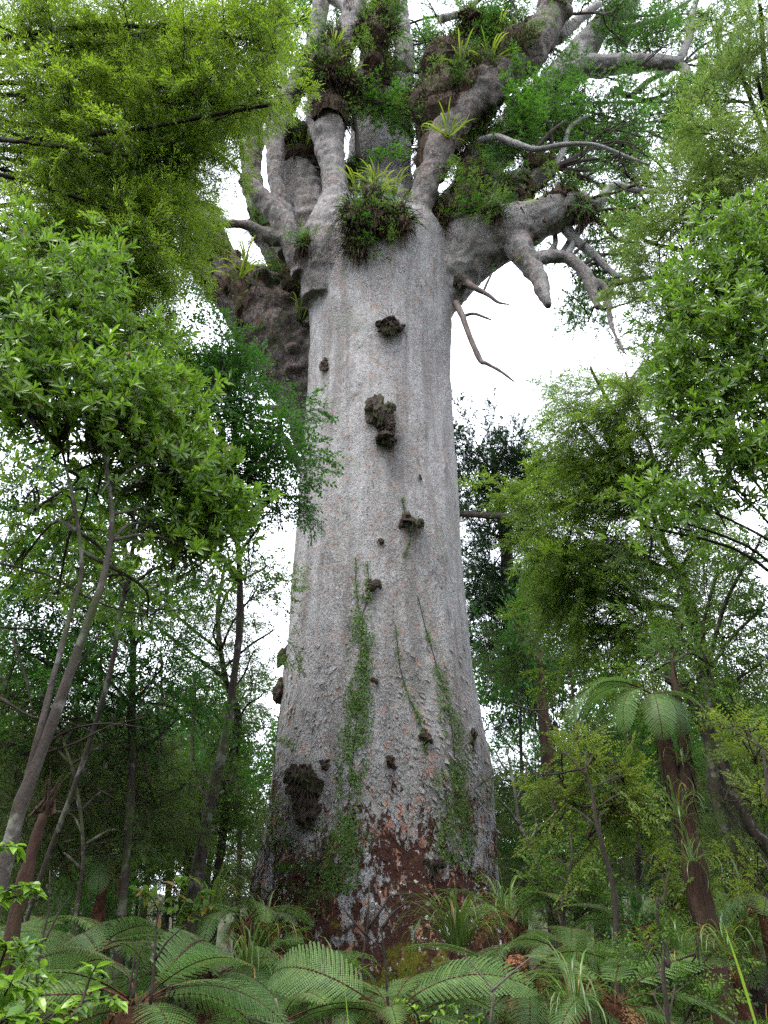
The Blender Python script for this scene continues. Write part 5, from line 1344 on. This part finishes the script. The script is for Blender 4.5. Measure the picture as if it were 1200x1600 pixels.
# bare twigs in front of the kauri foot
def twiggy(label, lines, D, mat='twig', w=4):
    o = PD(lines[0][0][0], lines[0][0][1], D); R_ = thing('bare_twig', o, label, 'plant')
    for ln in lines:
        P_ = np.array([PD(x, y, D) for x, y in ln]); k = D * 1.2 / F
        g = Geo(); g.tube(spline(P_, 10), np.linspace(w, w * .3, 10) * .5 * k, 5, cap=True, wob=.1); g.obj('twig', [M[mat]], R_, True, o)
twiggy('dark bare forked twig in front of the kauri foot', [[(563, 1550), (568, 1490), (575, 1440), (577, 1380)], [(575, 1450), (600, 1415), (610, 1400), (645, 1396)], [(573, 1462), (553, 1440), (535, 1418)], [(608, 1600), (603, 1520), (597, 1460), (590, 1445)], [(597, 1450), (615, 1425), (640, 1408)]], 6.2)
twiggy('thin dark upright stalks rising from the large lower-left fern', [[(235, 1570), (242, 1500), (245, 1440), (258, 1400)], [(242, 1500), (262, 1470), (290, 1445)], [(200, 1560), (208, 1510), (214, 1470)], [(208, 1560), (214, 1520), (220, 1480)], [(56, 1560), (64, 1480), (76, 1420), (78, 1360)], [(70, 1470), (90, 1430), (110, 1400)]], 3.9, 'twig', 4)
twiggy('brown bent stick among the central ferns', [[(765, 1610), (770, 1560), (768, 1545), (740, 1510), (725, 1490)], [(768, 1548), (800, 1520), (830, 1495)], [(385, 1590), (430, 1600), (460, 1597)], [(430, 1560), (440, 1590), (450, 1600)]], 4.6, 'deadwood', 3.2)
twiggy('pale crooked sticks hanging beside the dark conifer', [[(800, 1100), (830, 1110), (850, 1125), (865, 1160)], [(830, 1110), (860, 1105), (870, 1070)], [(850, 1125), (880, 1150), (890, 1200)], [(940, 1140), (955, 1180), (965, 1240)]], 12, 'palebark', 3)
twiggy('long thin dark whips crossing the shade at the left', [[(0, 880), (80, 900), (150, 940), (230, 960), (300, 945)], [(0, 1090), (50, 1120), (110, 1130), (160, 1150)], [(20, 1000), (40, 1060), (52, 1120)], [(60, 1170), (110, 1140), (170, 1130), (240, 1140)], [(0, 980), (70, 985), (140, 1000)], [(60, 1180), (120, 1160), (170, 1135), (230, 1120)], [(90, 1080), (150, 1000), (160, 960)]], 4.4, 'twig', 4)

# thickets: shrubs of a few shapes, copied
def bush_mesh(seed, sp, leafm, R=1.0, n=14):
    """crown of one shrub or small tree as one mesh made of several leafy branches"""
    r = np.random.default_rng(seed)
    srcs = []
    for v in range(3):
        me = bough_mesh(sp, leafm, v)
        nvv = len(me.vertices); c = np.empty(nvv * 3, np.float32); me.vertices.foreach_get('co', c)
        rn = np.empty(nvv, np.float32); me.attributes['rnd'].data.foreach_get('value', rn)
        npz = len(me.polygons); lt = np.empty(npz, np.int32); me.polygons.foreach_get('loop_total', lt)
        vi = np.empty(len(me.loops), np.int32); me.loops.foreach_get('vertex_index', vi)
        mi = np.empty(npz, np.int32); me.polygons.foreach_get('material_index', mi)
        ls = np.concatenate([[0], np.cumsum(lt)[:-1]])
        q4 = lt == 4; q = vi[ls[q4][:, None] + np.arange(4)]; t = vi[ls[~q4][:, None] + np.arange(3)]
        srcs.append((c.reshape(-1, 3).astype(float), rn, q, mi[q4], t, mi[~q4]))
    g = Geo()
    for i in range(n):
        c, rn, q, qm, t, tm = srcs[int(r.integers(3))]
        w = norm(r.normal(size=3)); w[2] = abs(w[2]) * 1.1 - .25
        sc = R * .55 / SPEC[sp]['L'] * r.uniform(1.0, 1.6)
        Rm = np.array(frame_to(norm(w + np.array([0, 0, .15])), norm(np.array([0, 0, 1.0]) + r.normal(size=3) * .3)))
        v = c @ Rm.T * sc + w * R * r.uniform(.1, .45)
        v[:, 2] += R * .9
        n0 = g.n
        g.v.append(v); g.rv.append(rn); g.n += len(v)
        g.q.append(q + n0); g.qm.append(qm)
        if len(t): g.t.append(t + n0); g.tm.append(tm)
    return g.mesh('crown', [M['twig'], M[leafm]])
SPV = SPEC.copy()
BUSH = {'a': [bush_mesh(1, 'round', 'round', 1.0, 18), bush_mesh(2, 'round', 'round', 1.0, 20)], 'b': [bush_mesh(3, 'olive', 'olive', 1.2, 15), bush_mesh(4, 'olive', 'olive', 1.2, 15)], 'c': [bush_mesh(5, 'shrub', 'roundy', .8, 14)]}  # dark leaves on the bushy kind put the understory's deep shade into the colour
tg = Geo(); tg.tube(spline([[0, 0, -.3], [.05, 0, .5], [0, .05, 1.2]], 6), np.linspace(.04, .015, 6), 6); STEM = tg.mesh('trunk', [M['darkbark']], True)
def bush(label, x, y, kind, s, r, group, cat='shrub', name='understory_shrub', dz=0.0):
    root = thing(name, GP(x, y, dz), label, cat, group)
    root.rotation_euler = (0, 0, r.random() * 6.28); root.scale = (s, s, s * r.uniform(.9, 1.3))
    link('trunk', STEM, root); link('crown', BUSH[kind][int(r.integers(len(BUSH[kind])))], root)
    return root
r = np.random.default_rng(99)
spots = []
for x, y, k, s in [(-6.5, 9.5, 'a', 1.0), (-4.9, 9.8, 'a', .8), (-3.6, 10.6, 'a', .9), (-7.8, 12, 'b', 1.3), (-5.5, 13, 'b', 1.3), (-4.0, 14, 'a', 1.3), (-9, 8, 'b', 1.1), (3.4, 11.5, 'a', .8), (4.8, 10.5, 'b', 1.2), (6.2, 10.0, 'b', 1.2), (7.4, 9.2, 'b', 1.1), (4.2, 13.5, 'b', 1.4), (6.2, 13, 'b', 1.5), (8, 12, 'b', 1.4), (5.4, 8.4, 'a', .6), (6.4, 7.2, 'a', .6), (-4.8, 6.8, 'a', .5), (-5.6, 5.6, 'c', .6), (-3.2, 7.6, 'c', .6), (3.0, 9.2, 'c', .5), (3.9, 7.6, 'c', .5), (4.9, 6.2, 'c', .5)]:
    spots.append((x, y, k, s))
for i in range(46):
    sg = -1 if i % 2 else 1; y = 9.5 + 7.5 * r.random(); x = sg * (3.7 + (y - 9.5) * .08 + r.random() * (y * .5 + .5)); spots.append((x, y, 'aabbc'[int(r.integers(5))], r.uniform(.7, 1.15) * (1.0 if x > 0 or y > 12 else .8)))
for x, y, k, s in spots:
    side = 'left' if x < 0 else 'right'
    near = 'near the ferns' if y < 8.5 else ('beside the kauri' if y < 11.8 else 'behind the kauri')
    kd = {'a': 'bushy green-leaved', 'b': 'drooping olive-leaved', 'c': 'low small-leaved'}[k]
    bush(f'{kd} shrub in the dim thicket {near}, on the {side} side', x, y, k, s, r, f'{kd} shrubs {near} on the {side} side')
# small trees of the forest behind, low where the sky shows
n = 0
for row, (y0, cnt, s0) in enumerate([(17, 14, 1.7), (21, 16, 2.1), (26, 18, 2.6), (33, 18, 3.3), (44, 20, 4.6)]):
    for i in range(cnt):
        x = (-1 + 2 * (i + .5) / cnt) * (y0 * .62 + 2) + r.normal() * .6; y = y0 + r.normal() * 1.8
        k = 'ab'[int(r.integers(2))]; s = s0 * r.uniform(.8, 1.25)
        a = abs(x / y)
        if -.19 < x / y < -.05: s *= .72
        elif .08 < x / y < .2: s *= .85
        elif a > .2: s *= 1.3
        bush('small tree in the forest far behind the kauri', x, y, k, s, r, 'small trees of the forest far behind', 'tree', 'forest_tree')
# unseen forest beside and behind the viewer, added to block low sky light
for i in range(40):
    a = math.radians(178 + 184 * (i + r.random()) / 40); d = r.uniform(11, 24); x, y = d * math.cos(a) * 1.15, d * math.sin(a) + 1
    if abs(x) < 7.5 and y > -7: continue
    bush('unseen tall forest tree added round the clearing behind the viewer for shade', x, y, 'ab'[i % 2], r.uniform(3.2, 4.6), r, 'unseen tall forest trees added round the clearing behind the viewer for shade', 'tree', 'forest_tree')
# dark slim trunks seen through the undergrowth
for k, (a, b, w, D, m) in enumerate([((95, 1480), (115, 1180), 14, 14, 'darkbark'), ((165, 1430), (160, 1150), 10, 16, 'darkbark'), ((262, 1400), (255, 1150), 8, 17, 'darkbark'), ((930, 1430), (905, 1180), 8, 15, 'redbark'), ((1000, 1430), (985, 1200), 10, 14, 'darkbark'), ((1070, 1420), (1035, 1180), 8, 14, 'darkbark'), ((1190, 1420), (1150, 1150), 14, 13, 'darkbark'), ((870, 1420), (852, 1150), 26, 19, 'redbark'), ((820, 1400), (815, 1200), 8, 20, 'darkbark'), ((290, 1420), (300, 1180), 12, 15, 'darkbark'), ((372, 1400), (368, 1180), 8, 16, 'darkbark'), ((30, 1440), (60, 1150), 14, 12, 'darkbark')]):
    st = vstem([(a[0], a[1], w), ((a[0] + b[0]) / 2 + 4, (a[1] + b[1]) / 2, w * .9), (b[0], b[1], w * .7), (b[0] + (b[0] - a[0]) * .5, b[1] - 130, w * .4)], D)
    root = thing('slim_trunk', st[0][0], 'slim dark trunk rising out of the undergrowth ' + ('left' if a[0] < 600 else 'right') + ' of the kauri', 'tree', 'slim dark trunks in the undergrowth ' + ('left' if a[0] < 600 else 'right') + ' of the kauri')
    g = Geo(); g.tube(*st, 8, cap=True, wob=.2, seed=k); g.obj('trunk', [M[m]], root, True, st[0][0])
    tp = st[0][-1]
    for q in range(3):
        d = norm(r.normal(size=3) + np.array([0, 0, .6]))
        link('leafy_branch', bough_mesh('olive', 'olive', q), root, mat4(tp - st[0][0], frame_to(d), .9))

# ground cover: grass tufts, seedlings and dead leaves
r = np.random.default_rng(123)
def scatter(n, x0, x1, y0, y1):
    x = r.uniform(x0, x1, n); y = r.uniform(y0, y1, n)
    return np.stack([x, y, ground_z(x, y)], 1)
P_ = scatter(2600, -9, 9, 2.4, 16); q = np.repeat(P_, 7, 0) + r.normal(size=(len(P_) * 7, 3)) * np.array([.05, .05, 0])
g = Geo(); d = r.normal(size=q.shape) * .5; d[:, 2] = 1
g.blades(q, d, r.uniform(.2, .55, len(q)), r.uniform(.006, .014, len(q)), 1.5, 0, 4)
tag(g.obj('grass', [M['strap']]), 'fine arching grass growing thinly over the forest floor', 'grass', kind='stuff')
P_ = scatter(30000, -14, 14, 2, 22); g = Geo(); d = r.normal(size=P_.shape); d[:, 2] = abs(d[:, 2]) * .8 + .1
hh = r.random(len(P_)) ** 2 * .45 * (vnoise(P_ * .9, 4) > -.2); P_[:, 2] += hh
g.leaves(P_, d, r.normal(size=P_.shape) * .5 + [0, 0, 1], r.uniform(.04, .11, len(P_)), r.uniform(.02, .05, len(P_)), 4, 0)
tag(g.obj('ground_cover', [M['round']]), 'low dark leafy ground cover under the ferns', 'ground cover', kind='stuff')
P_ = scatter(9000, -10, 10, 1.5, 16); P_[:, 2] += .02; g = Geo(); d = r.normal(size=P_.shape); d[:, 2] *= .3
g.leaves(P_, d, r.normal(size=P_.shape) * .4 + [0, 0, 1], r.uniform(.04, .12, len(P_)), r.uniform(.02, .05, len(P_)), 4, 0)
tag(g.obj('leaf_litter', [M['litter']]), 'brown fallen leaves covering the forest floor', 'leaf litter', kind='stuff')

r = np.random.default_rng(321)
for k in range(26):
    px = 60 + 1100 * (k + r.random()) / 26; D = r.uniform(3.6, 7.5); x = (px - 600) / F * D * 1.02; b = GP(x, D, .05)
    clump('grass_tuft', 'small arching grass tuft growing among the front ferns', 'plant', b, 22, r.uniform(.35, .6), BLS, 800 + k, group='grass tufts among the front ferns')
for k in range(22):
    px = 40 + 1140 * (k + r.random()) / 22; D = r.uniform(3.8, 8.5); x = (px - 600) / F * D * 1.02; b = GP(x, D, .0)
    kd, lf, wd = [('round', 'roundy', 'leafy'), ('shrub', 'shrub', 'bright'), ('sapling', 'sapling', 'compound-leaved')][k % 3]
    root = thing('forest_seedling', b, f'small {wd} seedling pushing up between the front ferns', 'seedling', f'{wd} seedlings between the front ferns')
    hh = r.uniform(.5, 1.05); g = Geo(); g.tube(spline([[0, 0, -.1], [.03, .02, hh * .5], [r.normal() * .08, 0, hh]], 8), np.linspace(.008, .003, 8), 5); g.obj('stem', [M['twig']], root, True)
    for q in range(5):
        a = r.random() * 6.28; link('leafy_branch', bough_mesh(kd, lf, q % NV), root, mat4([0, 0, hh * (.45 + .13 * q)], frame_to([math.cos(a), math.sin(a), .35]), r.uniform(.22, .38)))
